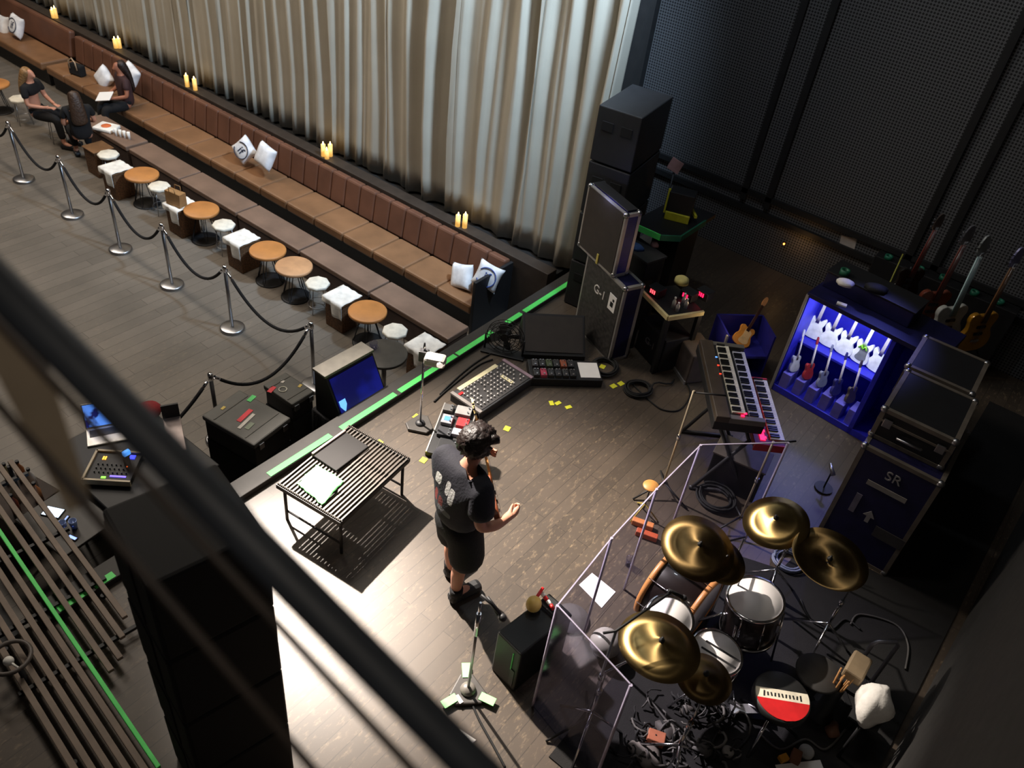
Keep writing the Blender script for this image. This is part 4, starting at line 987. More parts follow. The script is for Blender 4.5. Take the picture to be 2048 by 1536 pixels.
low = [((190, 190, 205), 'pale guitar at the left of the lower row in the blue cabinet'), ((150, 40, 46), 'red guitar in the lower row of the blue cabinet'), ((120, 124, 150), 'grey guitar in the middle of the lower cabinet row'), ((44, 44, 110), 'dark blue guitar in the lower cabinet row'), ((70, 60, 60), 'dark brown guitar at the right of the lower cabinet row')]
for k, (cl, lb) in enumerate(low):
    o = guitar(lb, mat('lowguitar%d' % k, cl, .35), mat('pale_neck', (180, 172, 176), .45), mat('lowhead%d' % k, cl, .4), None, 'single', 'guitars in the lower cabinet row', True)
    o.scale = (.4, .8, .5); o.location = Vector(t.location) + Rv @ Vector((-.48 + k * .17, -.17, .275)); o.rotation_euler = (radians(-14), radians(5), rz_v + radians(65))
# dark tray case on the roof and the things lying on it
rz0 = VH + .025
tc = thing('equipment_case', 'low dark case on the roof of the blue guitar cabinet', 'case', (V0.x + .5, V0.y + .36, rz0), rz_v)
m = MB(); m.box((0, 0, .09), (.95, .34, .18), bev=.01); m.build('body', BLUED, tc)
m = MB(); m.box((0, 0, .185), (.97, .36, .015), bev=.004); m.build('lid', BLK, tc)
for x, y, nm, lb, cat, mm, s in [(1690, 568, 'folded_cloth', 'crumpled white cloth on the dark case above the blue guitar cabinet', 'cloth', WHITE, (.17, .12, .06)), (1688, 548, 'tape_roll', 'dark green tape roll on the dark case above the blue guitar cabinet', 'tape roll', mat('dark_green', (30, 100, 70), .5), (.08, .08, .1)), (1752, 580, 'cable_bundle', 'dark bundle of cables on the case above the blue guitar cabinet', 'cable', RUB, (.22, .14, .07))]:
    q = at(x, y, rz0 + .2); q.y = min(q.y, V0.y + .46); m = MB()
    if nm in ('folded_cloth', 'cable_bundle'): m.rings([[(s[0] / 2 * k * (1 + .12 * sin(5 * a)) * cos(a), s[1] / 2 * k * sin(a), h * s[2]) for a in [2 * pi * i / 18 for i in range(18)]] for k, h in ((1, 0), (1.02, .4), (.8, .8), (.2, 1))])
    elif nm == 'tape_roll': m.lathe([(.03, 0), (.05, 0), (.05, .06), (.03, .06), (.03, 0)], 20, cap=False)
    single(m, nm, mm, lb, cat, (q.x, q.y, rz0 + .193), .3)
q = at(1683, 610, rz0); m = MB(); m.box((0, 0, .008), (.1, .05, .016)); single(m, 'label_card', PAPER, 'small pale card at the front of the cabinet roof', 'card', (q.x, q.y, rz0), .2)

# ------------------------------------------------------------------ guitars on stands behind the cases
GS = [((1795, 600), (1885, 425), 'dark guitar with yellow edged neck, leftmost on the stands at the back wall', (30, 26, 22), (120, 50, 40), (90, 80, 76), .12, True),
      ((1838, 655), (1945, 448), 'reddish brown guitar with chrome hardware on a stand at the back wall', (112, 56, 40), (104, 46, 36), (110, 110, 116), .1, False),
      ((1872, 690), (1975, 468), 'silvery white guitar with pale neck on a stand at the back wall', (176, 176, 170), (186, 214, 214), (150, 156, 156), 0, False),
      ((1932, 700), (2042, 492), 'glossy gold guitar at the right end of the stands', (206, 146, 40), (130, 90, 56), (150, 150, 190), 0, False)]
for (bx, by), (tx, ty), lb, cb, cn, ch, tw, yl in GS:
    z0 = .62 if bx < 1800 else .42; b = at(bx, by, z0); tz = min([z0 + k * .02 for k in range(20, 75)], key=lambda z: (at(tx, ty, z) - Vector((b.x, b.y, z))).length); T_ = at(tx, ty, tz)
    o = guitar(lb, mat('g_%d%d' % (bx, by), cb, .25, .35 if cb[0] > 200 else 0, coat=.6), mat('gn_%d' % bx, cn, .4), mat('gh_%d' % bx, ch, .3, .4), None, 'single', 'guitars on stands at the back wall')
    sc = max(.9, (T_ - b).length / 1.02); o.scale = (sc, sc, sc); zc = (T_ - b).normalized(); q = zc.to_track_quat('Z', 'Y')
    yv = Vector((-.80, .60, 0)) if not tw else Vector((-.7, .7, 0)); yv = (yv - zc * yv.dot(zc)).normalized(); xv = yv.cross(zc)
    o.matrix_world = Matrix(((xv.x * sc, yv.x * sc, zc.x * sc, b.x), (xv.y * sc, yv.y * sc, zc.y * sc, b.y), (xv.z * sc, yv.z * sc, zc.z * sc, b.z), (0, 0, 0, 1)))
    s = thing('guitar_stand', 'black folding stand under the ' + lb.split(' on ')[0].split(' at ')[0].split(',')[0], 'stand', (b.x, b.y + .05, 0), .4, 'guitar stands at the back wall')
    m = MB(); m.cyl((0, .09, .02), (0, .09, z0 + .4), .014); m.build('pole', BLK, s)
    for k in range(3):
        a = k * 2.094 + .5; m = MB(); m.tube([(0, .09, .22), (.17 * cos(a), .05 + .17 * sin(a), .012)], .012, 6); m.build('leg', BLK, s)
    for k in (-1, 1):
        m = MB(); m.tube([(0, .09, z0 - .02), (k * .12, .06, z0 - .02), (k * .13, -.06, z0 - .025), (k * .13, -.08, z0 + .02)], .012, 6); m.build('cradle_arm', RUB, s)
m = MB(); q0 = at(1780, 565, .9); q1 = at(1806, 508, 1.25); m.cyl(q0 + (q0 - q1) * (q0.z / (q1.z - q0.z)), q1, .008); single(m, 'yellow_rod', mat('dull_yellow_rod', (150, 150, 50), .5), 'thin dull yellow rod leaning beside the leftmost back wall guitar', 'rod')
t = thing('accessory_shelf', 'low dark shelf unit along the back wall behind the standing guitars', 'shelf', (-.75, 10.18, 0), 0)
m = MB(); m.box((0, 0, .45), (1.7, .2, .9), bev=.01); m.build('body', BLK, t)
for k in range(5):
    m = MB(); m.lathe([(.025, 0), (.05, 0), (.05, .05), (.025, .05), (.025, 0)], 16, (-.7 + k * .33 + (k % 2) * .05, -.06 + .03 * (k % 3), .9), cap=False)
    o = m.build('tape_roll', mat('teal_tape', (30, 110, 84), .5), None, (-.75, 10.18, 0)); tag(o, ['leftmost teal tape roll', 'second teal tape roll', 'middle teal tape roll', 'fourth teal tape roll', 'rightmost teal tape roll'][k] + ' on the dark shelf along the back wall', 'tape roll', 'tape rolls on the back shelf')
q = atY(1692, 490, 10.3); m = MB(); m.box((0, 0, 0), (.2, .006, .18), R=Matrix.Rotation(-.15, 3, 'Y')); single(m, 'notice_sheet', mat('grey_paper', (190, 180, 172), .7), 'small pale notice fixed to the dark perforated wall', 'notice', (q.x, 10.357, q.z))
q = atY(1563, 492, 10.2); m = MB(); m.sph((0, 0, 0), .012, n=10); t = thing('pilot_lamp', 'tiny amber lamp glowing against the dark perforated wall', 'lamp', (q.x, 10.28, q.z))
m.build('bulb', mat('amber_bulb', (255, 170, 70), .4, emit=(255, 150, 50), es=12), t); m = MB(); m.cyl((0, .01, 0), (0, .05, 0), .02); m.build('holder', BLK, t)

# ------------------------------------------------------------------ SR case and the two cases on it
GEDGE = mat('dull_edge', (112, 104, 94), .5, .3)
DBLUE = mat('navy_laminate', (22, 20, 62), .5)
t = fcase('flight_case', 'big upright navy flight case lettered SR with an arrow, right of the drums', 'case', (.68, .88, 1.2), (-.1, 6.55, 0), radians(1), DBLUE, GEDGE)
SRW = mat('stencil_grey', (150, 148, 150), .7)
RXm = Matrix.Rotation(radians(90), 4, 'X')
text_mesh('stencil_lettering', 'SR', .13, SRW, t, Matrix.Translation((-.0, -.443, 1.02)) @ RXm)
m = MB(); m.box((.0, -.443, .87), (.34, .008, .05)); m.build('tape_strip', mat('grey_tape', (140, 136, 132), .7), t)
m = MB(); m.prism([(0, .07), (.05, .0), (.018, .0), (.018, -.07), (-.018, -.07), (-.018, 0), (-.05, 0)], 0, .006, Matrix.Translation((-.02, -.439, .53)) @ RXm); m.build('arrow_stencil', SRW, t)
m = MB(); m.box((-.17, -.443, .6), (.05, .008, .22)); m.build('tape_strip', mat('lilac_tape', (110, 106, 124), .7), t)
m = MB(); m.box((.2, -.443, .42), (.26, .008, .12)); m.build('dark_label', mat('dark_label', (58, 56, 58), .7), t)
t = fcase('flight_case', 'black flight case with grey edges on the SR case, nearer of two', 'case', (.62, .72, .32), (-.14, 6.62, 1.2), radians(2), BLK, GEDGE, lid=.2)
m = MB(); m.tube([(-.1, -.385, .12), (-.1, -.42, .14), (.1, -.42, .14), (.1, -.385, .12)], .012, 6); m.build('handle', STEEL, t); latch(t, -.22, -.378, .2); latch(t, .22, -.378, .2)
t = fcase('flight_case', 'black flight case with grey edges, farther one beside the guitar cabinet', 'case', (.6, .64, 1.5), (-.2, 7.38, 0), radians(2), BLK, GEDGE, lid=1.2)
# ================================================================== KEYBOARDS
KEYW = mat('white_keys', (232, 226, 208), .35); KEYB = mat('black_keys', (14, 14, 14), .35)
def keys(t, x0, x1, y0, z, dep=.13, n=36, tint=None):
    """white keys run along x, fronts at y0 and backs at y0+dep"""
    km = tint or KEYW; w = (x1 - x0) / n; m = MB()
    for k in range(n): m.box((x0 + w * (k + .5), y0 + dep / 2, z), (w * .92, dep, .018))
    m.build('white_keys', km, t)
    m = MB()
    for k in range(n):
        if k % 7 in (0, 1, 3, 4, 5): m.box((x0 + w * (k + 1), y0 + dep * .67, z + .012), (w * .55, dep * .66, .022))
    m.build('black_keys', KEYB, t)
ang = radians(-54)
# local frame: x runs from near end to far end, y from front (player) to the back
def kframe(cx, cy, z): return (cx, cy, z), ang + pi
dirL = Vector((cos(ang), sin(ang), 0)); dirD = Vector((-sin(ang), cos(ang), 0))   # dirD points to the player side
c = Vector((-2.25, 6.66, 0)) + dirL * .56 + dirD * .23
org = thing('organ_keyboard', 'black two manual organ keyboard with grey end blocks on the upper stand', 'keyboard', (c.x, c.y, .84), ang + pi)
m = MB(); m.box((0, .0, .05), (1.16, .46, .1), bev=.01); m.build('case', BLK, org)
m = MB(); m.box((0, .16, .125), (1.16, .13, .07), bev=.008); m.build('top_panel', mat('brown_black_panel', (72, 62, 52), .4), org)
keys(org, -.5, .5, -.225, .108, .12, 36, mat('bluish_keys', (214, 214, 226), .35)); 
m = MB(); m.box((0, .02, .12), (1.04, .15, .05)); m.build('upper_keybed', BLK, org)
keys(org, -.5, .5, -.05, .155, .12, 36)
for s in (-1, 1):
    m = MB(); m.box((s * .55, -.06, .12), (.06, .33, .06), bev=.006); m.build('end_block', mat('grey_cheek2', (96, 92, 86), .5), org)
for k, cl in enumerate(((90, 150, 255), (255, 60, 40), (255, 60, 40))):
    m = MB(); m.box((.3 - k * .13, .1, .163), (.012, .02, .006)); m.build('indicator', mat('ind%d' % k, cl, .4, emit=cl, es=2), org)
for k in range(2):
    m = MB(); m.box((-.53 + .035 * k, -.02 - .03 * k, .157), (.02, .03, .006)); m.build('red_display', LED, org)
c = (at(1520, 765, .8) + at(1565, 880, .8)) / 2 - dirD * .09
syn = thing('synthesizer', 'red synthesizer with glowing red displays on the lower stand', 'keyboard', (c.x, c.y, .72), ang + pi)
m = MB(); m.box((0, 0, .03), (.98, .29, .06), bev=.008); m.build('case', mat('dark_red', (110, 18, 24), .45), syn)
for s in (-1, 1): m = MB(); m.box((s * .485, 0, .035), (.02, .3, .08), bev=.004); m.build('red_cheek', RED, syn)
keys(syn, -.4, .46, -.143, .065, .13, 32)
for k in range(12):
    m = MB(); m.box((-.38 + k * .045, .03 + .02 * (k % 2), .064), (.026, .016, .008)); m.build('red_indicator', LED, syn)
m = MB(); m.box((-.34, .06, .065), (.16, .045, .006)); m.build('display', LED, syn)
c = (at(1460, 800, .6) + at(1520, 840, .6)) / 2; c = Vector((-1.62, 6.28, 0))
st = thing('keyboard_stand', 'black two tier stand carrying the organ and the red synthesizer', 'stand', (c.x, c.y, 0), ang + pi)
for s in (-1, 1):
    m = MB(); m.tube([(s * .4, -.25, .02), (s * .4, .2, .83)], .018, 8); m.tube([(s * .4, .25, .02), (s * .4, -.12, .71)], .018, 8); m.tube([(s * .4, -.28, .02), (s * .4, .28, .02)], .018, 8); m.build('leg_frame', DGREY, st)
m = MB(); m.tube([(-.4, .0, .45), (.4, 0, .45)], .018, 8); m.tube([(-.4, .19, .81), (.4, .19, .81)], .018, 8); m.tube([(-.4, -.11, .7), (.4, -.11, .7)], .018, 8); m.build('crossbar', DGREY, st)
q = at(1488, 905, .42); m = MB(); m.box((0, 0, .2), (.5, .3, .4), bev=.01); t = thing('amplifier_head', 'grey topped box with dark front under the near end of the keyboards', 'amplifier', (q.x, q.y, 0), radians(10)); m.build('cabinet', BLK, t)
m = MB(); m.box((0, 0, .405), (.52, .32, .02), bev=.004); m.build('top_panel', mat('warm_grey', (112, 104, 94), .6), t)

def boom_stand(label, base, h, boom=None, pole_m=STEEL, rz=0):
    t = thing('microphone_stand', label, 'stand', base, rz)
    m = MB(); m.cyl((0, 0, .12), (0, 0, h), .01); m.build('pole', pole_m, t)
    m = MB(); m.cyl((0, 0, h * .55), (0, 0, h * .6), .017); m.build('clutch', CHR, t)
    for k in range(3):
        a = k * 2.094; m = MB(); m.tube([(0, 0, .16), (.3 * cos(a), .3 * sin(a), .01)], .009, 6); m.build('leg', BLK, t)
    if boom:
        m = MB(); m.tube(boom, .009, 6); m.build('boom', BLK, t)
    return t
p = at(1320, 987, 0); boom_stand('tall pale microphone stand pole left of the keyboards', (p.x, p.y, 0), 1.3, [(0, 0, 1.28), (.25, .1, 1.34)], mat('pale_steel', (206, 190, 160), .35, .6))
p = at(1472, 1056, 0); boom_stand('pale microphone stand pole between keyboards and the rear cymbal', (p.x, p.y, 0), 1.12, [(0, 0, 1.1), (.15, .1, 1.16)], MATS['pale_steel'])
p = at(1232, 1262, 1.25); q = Vector((p.x, p.y, 0)); e = at(1345, 1182, 1.35) - q; boom_stand('black boom microphone stand reaching over the drums behind the acrylic shield', q, 1.25, [(-.06, -.05, 1.22), (0, 0, 1.25), e], STEEL)
mc = thing('microphone', 'dark microphone at the end of the boom over the drums', 'microphone', q + e)
m = MB(); m.tube([(-.02, -.02, .01), (.06, .05, -.06)], [.012, .016], 8); m.build('microphone_body', BLK, mc); m = MB(); m.sph((.07, .058, -.07), .024, n=10); m.build('grille', DGREY, mc)
p = at(1640, 955, .25); q = at(1668, 935, .3); t = thing('microphone', 'dark microphone on a low arm on the blue lit floor beside the tall navy case', 'microphone', (q.x, q.y, 0)); 
m = MB(); m.cyl((0, 0, 0), (0, 0, .02), .09); m.build('base', BLK, t); m = MB(); m.tube([(0, 0, .02), (0, 0, .26), (-.05, .03, .3)], .008, 6); m.build('stem', BLK, t); m = MB(); m.tube([(-.05, .03, .3), (.03, -.05, .25)], [.014, .024], 8); m.build('microphone_body', STEEL, t)

# ================================================================== DRUM SHIELD
def shield():
    e = at(1262, 1370, 1.25); P = [(e.x, e.y), (-1.37, 2.98), (-1.42, 3.7), (-1.43, 4.34), (-1.42, 5.02), (-.9, 5.58)]
    t = thing('drum_shield', 'folding clear acrylic drum shield standing around the drum kit', 'screen', (-1.4, 4, 0)); H = 1.25
    for (a, b) in zip(P, P[1:]):
        a = Vector((a[0] + 1.4, a[1] - 4, 0)); b = Vector((b[0] + 1.4, b[1] - 4, 0)); d = b - a
        m = MB(); m.box((*((a + b) / 2).xy, H / 2), (d.length - .02, .006, H), R=Matrix.Rotation(math.atan2(d.y, d.x), 3, 'Z')); m.build('panel', CLEAR, t)
        m = MB(); m.box((*((a + b) / 2).xy, H), (d.length - .02, .009, .008), R=Matrix.Rotation(math.atan2(d.y, d.x), 3, 'Z')); m.build('top_edge', ACR_EDGE, t)
    for a in P:
        m = MB(); m.cyl((a[0] + 1.4, a[1] - 4, .0), (a[0] + 1.4, a[1] - 4, H), .011, n=8); m.build('hinge_strip', ACR_EDGE, t)
shield()
# ================================================================== DRUM KIT
m = MB(); m.prism([(-1.05, 2.75), (.78, 2.75), (.86, 5.6), (.97, 9.6), (.32, 9.6), (.26, 6.1), (-.43, 6.05), (-.5, 5.5), (-1.05, 5.3)], 0, .012)  # real rug under the kit; strip by the right wall added to blacken unlit floor
single(m, 'drum_rug', mat('rug_black', (23, 22, 22), .95, bump=.4, bscale=200), 'black rug under the drum kit, extended along the right wall to imitate shade', 'rug')
def drum(name, label, r, h, loc, axis, shell, head, hoop, n_l=8, rim=CHR, extra=None):
    t = thing(name, label, 'drum', loc); q = Vector((0, 0, 1)).rotation_difference(Vector(axis).normalized()); t.rotation_mode = 'QUATERNION'; t.rotation_quaternion = q
    m = MB(); m.lathe([(r * .98, -h / 2), (r, -h / 2 + .01), (r, h / 2 - .01), (r * .98, h / 2)], 40); sh = m.build('shell', shell, t)
    for s in (1, -1):
        m = MB(); m.lathe([(0, s * (h / 2 + .002)), (r * .985, s * (h / 2 + .002)), (r * .985, s * (h / 2 - .004)), (0, s * (h / 2 - .004))], 40, cap=False); m.build('drum_head', head if s > 0 else DRUMW, t)
        m = MB(); w = .035 if hoop != CHR else .018
        m.lathe([(r * .985, s * (h / 2 + .01)), (r + .014, s * (h / 2 + .01)), (r + .014, s * (h / 2 - w)), (r + .002, s * (h / 2 - w)), (r * .985, s * (h / 2 + .01))], 40, cap=False); m.build('hoop', hoop, t)
    for k in range(n_l):
        a = 2 * pi * k / n_l; m = MB(); m.box((r * cos(a) * 1.04, r * sin(a) * 1.04, 0), (.02, .02, min(.09, h * .4)), rz=a, bev=.004); m.cyl((r * 1.045 * cos(a), r * 1.045 * sin(a), -h / 2), (r * 1.045 * cos(a), r * 1.045 * sin(a), h / 2), .004, n=6); m.build('lug', rim, sh)
    return t
SHELL = mat('dark_lacquer', (32, 24, 22), .3, coat=.5); SHW = mat('mahogany_shell', (80, 44, 30), .35, coat=.4)
bd = drum('bass_drum', 'bass drum with pale wooden hoops lying on its side behind the shield', .29, .42, (-.99, 4.36, .305), (-1, .05, 0), SHELL, mat('dark_head', (46, 44, 44), .5), HOOPW, 8)
for s in (-1, 1):
    m = MB(); m.cyl((s * .1, .27, .1), (s * .26, .34, .2), .01); bd_leg = m.build('spur', CHR, bd)
p = at(1517, 1200, .72); ft = drum('floor_tom', 'large floor tom with white skin right of the bass drum', .205, .36, (p.x, p.y, .54), (-.12, -.05, 1), SHELL, DRUMW, CHR)
for k in range(3):
    a = k * 2.094 + .4; m = MB(); m.cyl((.225 * cos(a), .225 * sin(a), .08), (.235 * cos(a), .235 * sin(a), -.52), .009); m.build('leg', CHR, ft)
p = at(1336, 1232, .82); rt = drum('rack_tom', 'rack tom with white skin partly hidden under the front crash cymbal', .165, .22, (p.x, p.y, .72), (.18, -.1, 1), SHW, DRUMW, CHR)
m = MB(); m.tube([(.0, .16, -.05), (.02, .3, -.12), (.0, .45, -.3)], .013, 8); m.build('mount_arm', CHR, rt)
p = at(1432, 1305, .63); sn = drum('snare_drum', 'snare drum with white skin crossed by two dark stripes', .178, .15, (p.x, p.y, .56), (.05, .0, 1), SHW, DRUMW, CHR, 10)
for s in (-.03, .04):
    m = MB(); m.box((.03, s, .079), (.27, .016, .003), rz=.1); m.build('stripe', BLK, sn)
t = thing('snare_stand', 'chrome tripod stand under the striped snare drum', 'stand', (p.x, p.y, 0))
m = MB(); m.cyl((0, 0, .1), (0, 0, .44), .014); m.build('pole', CHR, t)
for k in range(3):
    a = k * 2.094; m = MB(); m.tube([(0, 0, .2), (.24 * cos(a), .24 * sin(a), .012)], .011, 6); m.build('leg', CHR, t)
    m = MB(); m.tube([(0, 0, .42), (.19 * cos(a + 1), .19 * sin(a + 1), .44), (.2 * cos(a + 1), .2 * sin(a + 1), .475)], .008, 6); m.build('basket_arm', CHR, t)
def cymbal(label, px, z, r, axis, base, m_=BRASS, china=False, kind='crash_cymbal', boomd=None):
    p = at(*px, z); t = thing(kind, label, 'cymbal', p); t.rotation_mode = 'QUATERNION'; t.rotation_quaternion = Vector((0, 0, 1)).rotation_difference(Vector(axis).normalized())
    b = r * .2
    if china: pr = [(.008, -.02), (b * .5, -.022), (b, -.004), (r * .5, .0), (r * .8, -.012), (r, .03), (r, .033), (r * .8, -.009), (r * .5, .003), (b, -.001), (b * .5, -.019), (.008, -.017)]
    else: pr = [(.008, .024), (b * .55, .022), (b, .004), (r * .6, -.01), (r, -.03), (r, -.032), (r * .6, -.0125), (b, .001), (b * .55, .019), (.008, .021)]
    m = MB(); m.lathe(pr, 56, cap=False); m.build('plate', m_, t)
    m = MB(); m.lathe([(0, .018), (.02, .018), (.02, .035), (.008, .04), (.008, .06), (0, .06)], 12); m.build('wing_nut', BLK, t)
    # stand below
    s = thing('cymbal_stand', 'chrome stand under the ' + label, 'stand', (base[0], base[1], 0), base[2] if len(base) > 2 else 0, 'cymbal stands')
    top = Matrix.Rotation(-s.rotation_euler.z, 3, 'Z') @ (p - Vector((base[0], base[1], 0))) - Vector((0, 0, .03))
    m = MB(); m.cyl((0, 0, .1), (0, 0, .62), .013); m.build('lower_tube', CHR, s)
    m = MB(); m.tube([(0, 0, .6), (0, 0, .85), (top.x * .6, top.y * .6, .85 + (top.z - .85) * .6), top], .009, 8); m.build('upper_tube', CHR, s)
    m = MB(); m.cyl((0, 0, .58), (0, 0, .64), .019); m.cyl((0, -.03, .61), (0, .03, .61), .008); m.build('clamp', CHR, s)
    for k in range(3):
        a = k * 2.094 + .5; m = MB(); m.tube([(0, 0, .34), (.27 * cos(a), .27 * sin(a), .014)], .011, 6); m.build('leg', CHR, s)
    return t
cymbal('large crash cymbal over the bass drum, upstage left of the kit', (1398, 1092), 1.1, .275, (.14, -.12, 1), (-.78, 4.78, .2), BRASSD)
cymbal('small dark splash cymbal overlapping the large crash over the bass drum', (1448, 1118), 1.02, .19, (.3, -.05, 1), (-.63, 4.45, .9), BRASSD, kind='splash_cymbal')
cymbal('shiny crash cymbal in front of the blue lit floor', (1552, 1040), 1.15, .245, (-.2, -.25, 1), (-.5, 5.15, .4), BRASS)
cymbal('upturned china cymbal in front of the navy case, ringed with grooves', (1657, 1122), 1.12, .28, (.05, -.02, 1), (.05, 4.95, .1), BRASSD, True, 'china_cymbal')
cymbal('big shiny ride cymbal at the front left of the kit', (1321, 1286), 1.1, .275, (.02, .06, 1), (-.95, 3.05, .3), BRASS, kind='ride_cymbal')
cymbal('upper hi-hat cymbal partly under the big ride cymbal', (1410, 1352), .9, .19, (.03, .0, 1), (-.36, 3.26, .6), BRASSD, kind='hi_hat_cymbal')
# throne
p = at(1565, 1392, .5); t = thing('drum_throne', 'round drum stool with red, white and dark banded top', 'stool', (p.x, p.y, 0), radians(32))
m = MB(); m.lathe([(0, .42), (.19, .42), (.205, .44), (.205, .485), (.19, .498), (0, .498)], 40); m.build('cushion', mat('stool_black', (34, 34, 34), .5), t)
R_ = .19
def seg(y0, y1, n=14):
    up = []; dn = []
    for k in range(n + 1):
        y = y0 + (y1 - y0) * k / n; h = sqrt(max(0, R_ * R_ - y * y)); up.append((h, y)); dn.append((-h, y))
    P = up + dn[::-1]; Q = []
    for a in P:
        if not Q or (abs(a[0] - Q[-1][0]) + abs(a[1] - Q[-1][1])) > 1e-5: Q.append(a)
    if (abs(Q[0][0] - Q[-1][0]) + abs(Q[0][1] - Q[-1][1])) < 1e-5: Q.pop()
    return Q
m = MB(); m.prism(seg(-.19, -.035), .499, .502); m.build('red_segment', RED, t)
m = MB(); m.prism(seg(-.035, .045), .499, .502); m.build('white_band', mat('cream_band', (226, 218, 196), .5), t)
m = MB()
for k in range(11): m.box((-.13 + k * .026, .0, .5025), (.012, .03 if k not in (0, 10) else .045, .001), rz=.15 * (k % 3 - 1))
m.build('band_lettering', BLK, t)
m = MB(); m.cyl((0, 0, .12), (0, 0, .42), .018); m.build('post', CHR, t)
for k in range(3):
    a = k * 2.094; m = MB(); m.tube([(0, 0, .25), (.26 * cos(a), .26 * sin(a), .014)], .013, 6); m.build('leg', CHR, t)
p = at(1638, 1345, .42); t = thing('practice_pad', 'dark grey round pad on a stand beside the banded drum stool', 'pad', (p.x, p.y, 0))
m = MB(); m.lathe([(0, .4), (.16, .4), (.17, .41), (.16, .425), (0, .425)], 32); m.build('pad', mat('pad_grey', (52, 50, 48), .7), t)
m = MB(); m.cyl((0, 0, 0), (0, 0, .4), .014); m.lathe([(0, 0), (.13, 0), (.12, .02), (0, .02)], 20); m.build('stand', BLK, t)
# stick holder
p = at(1682, 1365, .45); t = thing('stick_holder', 'upright bundle of brown drum sticks right of the round pad', 'stick bag', (p.x, p.y, 0))
m = MB(); m.lathe([(0, 0), (.1, 0), (.1, .02), (.055, .04), (.055, .4), (.05, .4), (.045, .06), (0, .06)], 18); m.build('holder', BLK, t)
for k in range(7):
    a = k * .9; m = MB(); m.cyl((.02 * cos(a), .02 * sin(a), .07), (.055 * cos(a), .055 * sin(a), .56 + .02 * (k % 3)), .0075, .006, 8); m.build('drum_stick', mat('stick_wood', (176, 128, 78), .5), t)
# towel stand
p = at(1735, 1425, .45); t = thing('small_table', 'small dark side table at the right of the drums', 'table', (p.x, p.y, 0))
m = MB(); m.box((0, 0, .5), (.2, .34, .025)); m.build('tabletop', BLK, t)
for s in (-1, 1): m = MB(); m.cyl((0, s * .14, 0), (0, s * .14, .49), .014); m.build('leg', BLK, t)
rs = random.Random(9); bm = MB(); rr_ = []
for k, (h, s) in enumerate(((.0, 1.0), (.05, 1.05), (.12, .85), (.18, .55), (.21, .15))):
    rr_.append([(.12 * s * (1 + .18 * sin(3 * a + k)) * cos(a), .17 * s * (1 + .15 * cos(4 * a + k * .7)) * sin(a), .5125 + h) for a in [2 * pi * i / 26 for i in range(26)]])
bm.rings(rr_); single(bm, 'crumpled_towel', WHITE, 'crumpled white towel heaped on the side table at the right of the drums', 'towel', (p.x, p.y, 0))
p = at(1718, 1330, .6); m = MB(); m.box((0, 0, .06), (.13, .2, .12), bev=.02)
t = thing('percussion_box', 'tan box on a black stand behind the white towel', 'box', (p.x, p.y, 0)); m.bm.free()
m = MB(); m.box((0, 0, .56), (.14, .22, .1), bev=.015); m.build('box_body', mat('tan_box', (136, 118, 92), .6), t); m = MB(); m.cyl((0, 0, .0), (0, 0, .51), .02); m.lathe([(0, 0), (.14, 0), (.13, .02), (0, .02)], 18); m.build('stand', BLK, t)
p = at(1770, 1290, .62); t = thing('bracket_frame', 'pale metal hoop bracket standing at the right of the kit', 'stand', (p.x, p.y, 0), radians(40))
m = MB(); m.tube([(-.1, 0, .01), (-.1, 0, .62), (-.07, 0, .66), (.07, 0, .66), (.1, 0, .62), (.1, 0, .01)], .016, 8); m.build('frame', mat('lilac_grey_metal', (150, 148, 156), .4, .6), t)
for s in (-.1, .1): m = MB(); m.box((s, 0, .01), (.04, .3, .02)); m.build('foot', BLK, t)
# pedals
for x, y, lb, a in [(1400, 1290, 'bass drum pedal on the rug behind the snare drum', 0), (1490, 1420, 'hi-hat pedal on the dark rug beside the drum stool', .6)]:
    q = at(x, y, .05); t = thing('drum_pedal', 'chrome ' + lb, 'pedal', (q.x, q.y, .012), radians(180) + a)
    m = MB(); m.box((0, 0, .01), (.3, .1, .02)); m.build('base_plate', BLK, t)
    m = MB(); m.box((-.02, 0, .06), (.26, .075, .012), R=Matrix.Rotation(.25, 3, 'Y')); m.build('footboard', STEEL, t)
    m = MB(); m.tube([(.12, -.06, .02), (.12, -.06, .17), (.12, .06, .17), (.12, .06, .02)], .009, 6); m.build('post', CHR, t)
# amp behind the taped stand, with percussion toys on top
t = thing('stage_monitor', 'small black loudspeaker box with green edge lines beside the acrylic shield', 'speaker', (-1.63, 3.25, 0), radians(-8))
m = MB(); m.box((0, 0, .25), (.25, .54, .5), bev=.015); m.build('cabinet', mat('box_black', (24, 26, 25), .5), t)
for (x, y, z) in ((-.127, -.24, .34), (.06, -.272, .34)): m = MB(); m.box((x, y, z), (.008, .008, .2)); m.build('green_edge_line', GREEN, t)
m = MB(); m.box((.08, -.273, .15), (.04, .006, .2)); m.build('grey_label', DGREY, t)
m = MB(); m.tube([(-.1, .1, .5), (-.1, .13, .53), (.08, .13, .53), (.08, .1, .5)], .012, 6); m.build('handle', BLK, t)
q = at(1064, 1222, .52); t = thing('maraca', 'yellow maraca with red handle lying on the small loudspeaker box', 'maraca', (-1.72, 3.33, .5), radians(20))
m = MB(); m.sph((0, 0, .06), .06, (1, 1.1, 1)); m.build('shaker_head', mat('amber_gourd', (250, 206, 112), .35), t)
m = MB(); m.cyl((0, .05, .06), (.02, .17, .05), .013); m.build('handle', RED, t)
q = at(1076, 1192, .4); t = thing('tambourine_stick', 'short white and red striped stick behind the yellow maraca', 'percussion', (-1.66, 3.44, .5), radians(-20))
for k in range(4): m = MB(); m.cyl((-.09 + k * .04, 0, .03), (-.05 + k * .04, 0, .03), .016); m.build('stripe', WHITE if k % 2 == 0 else RED, t)
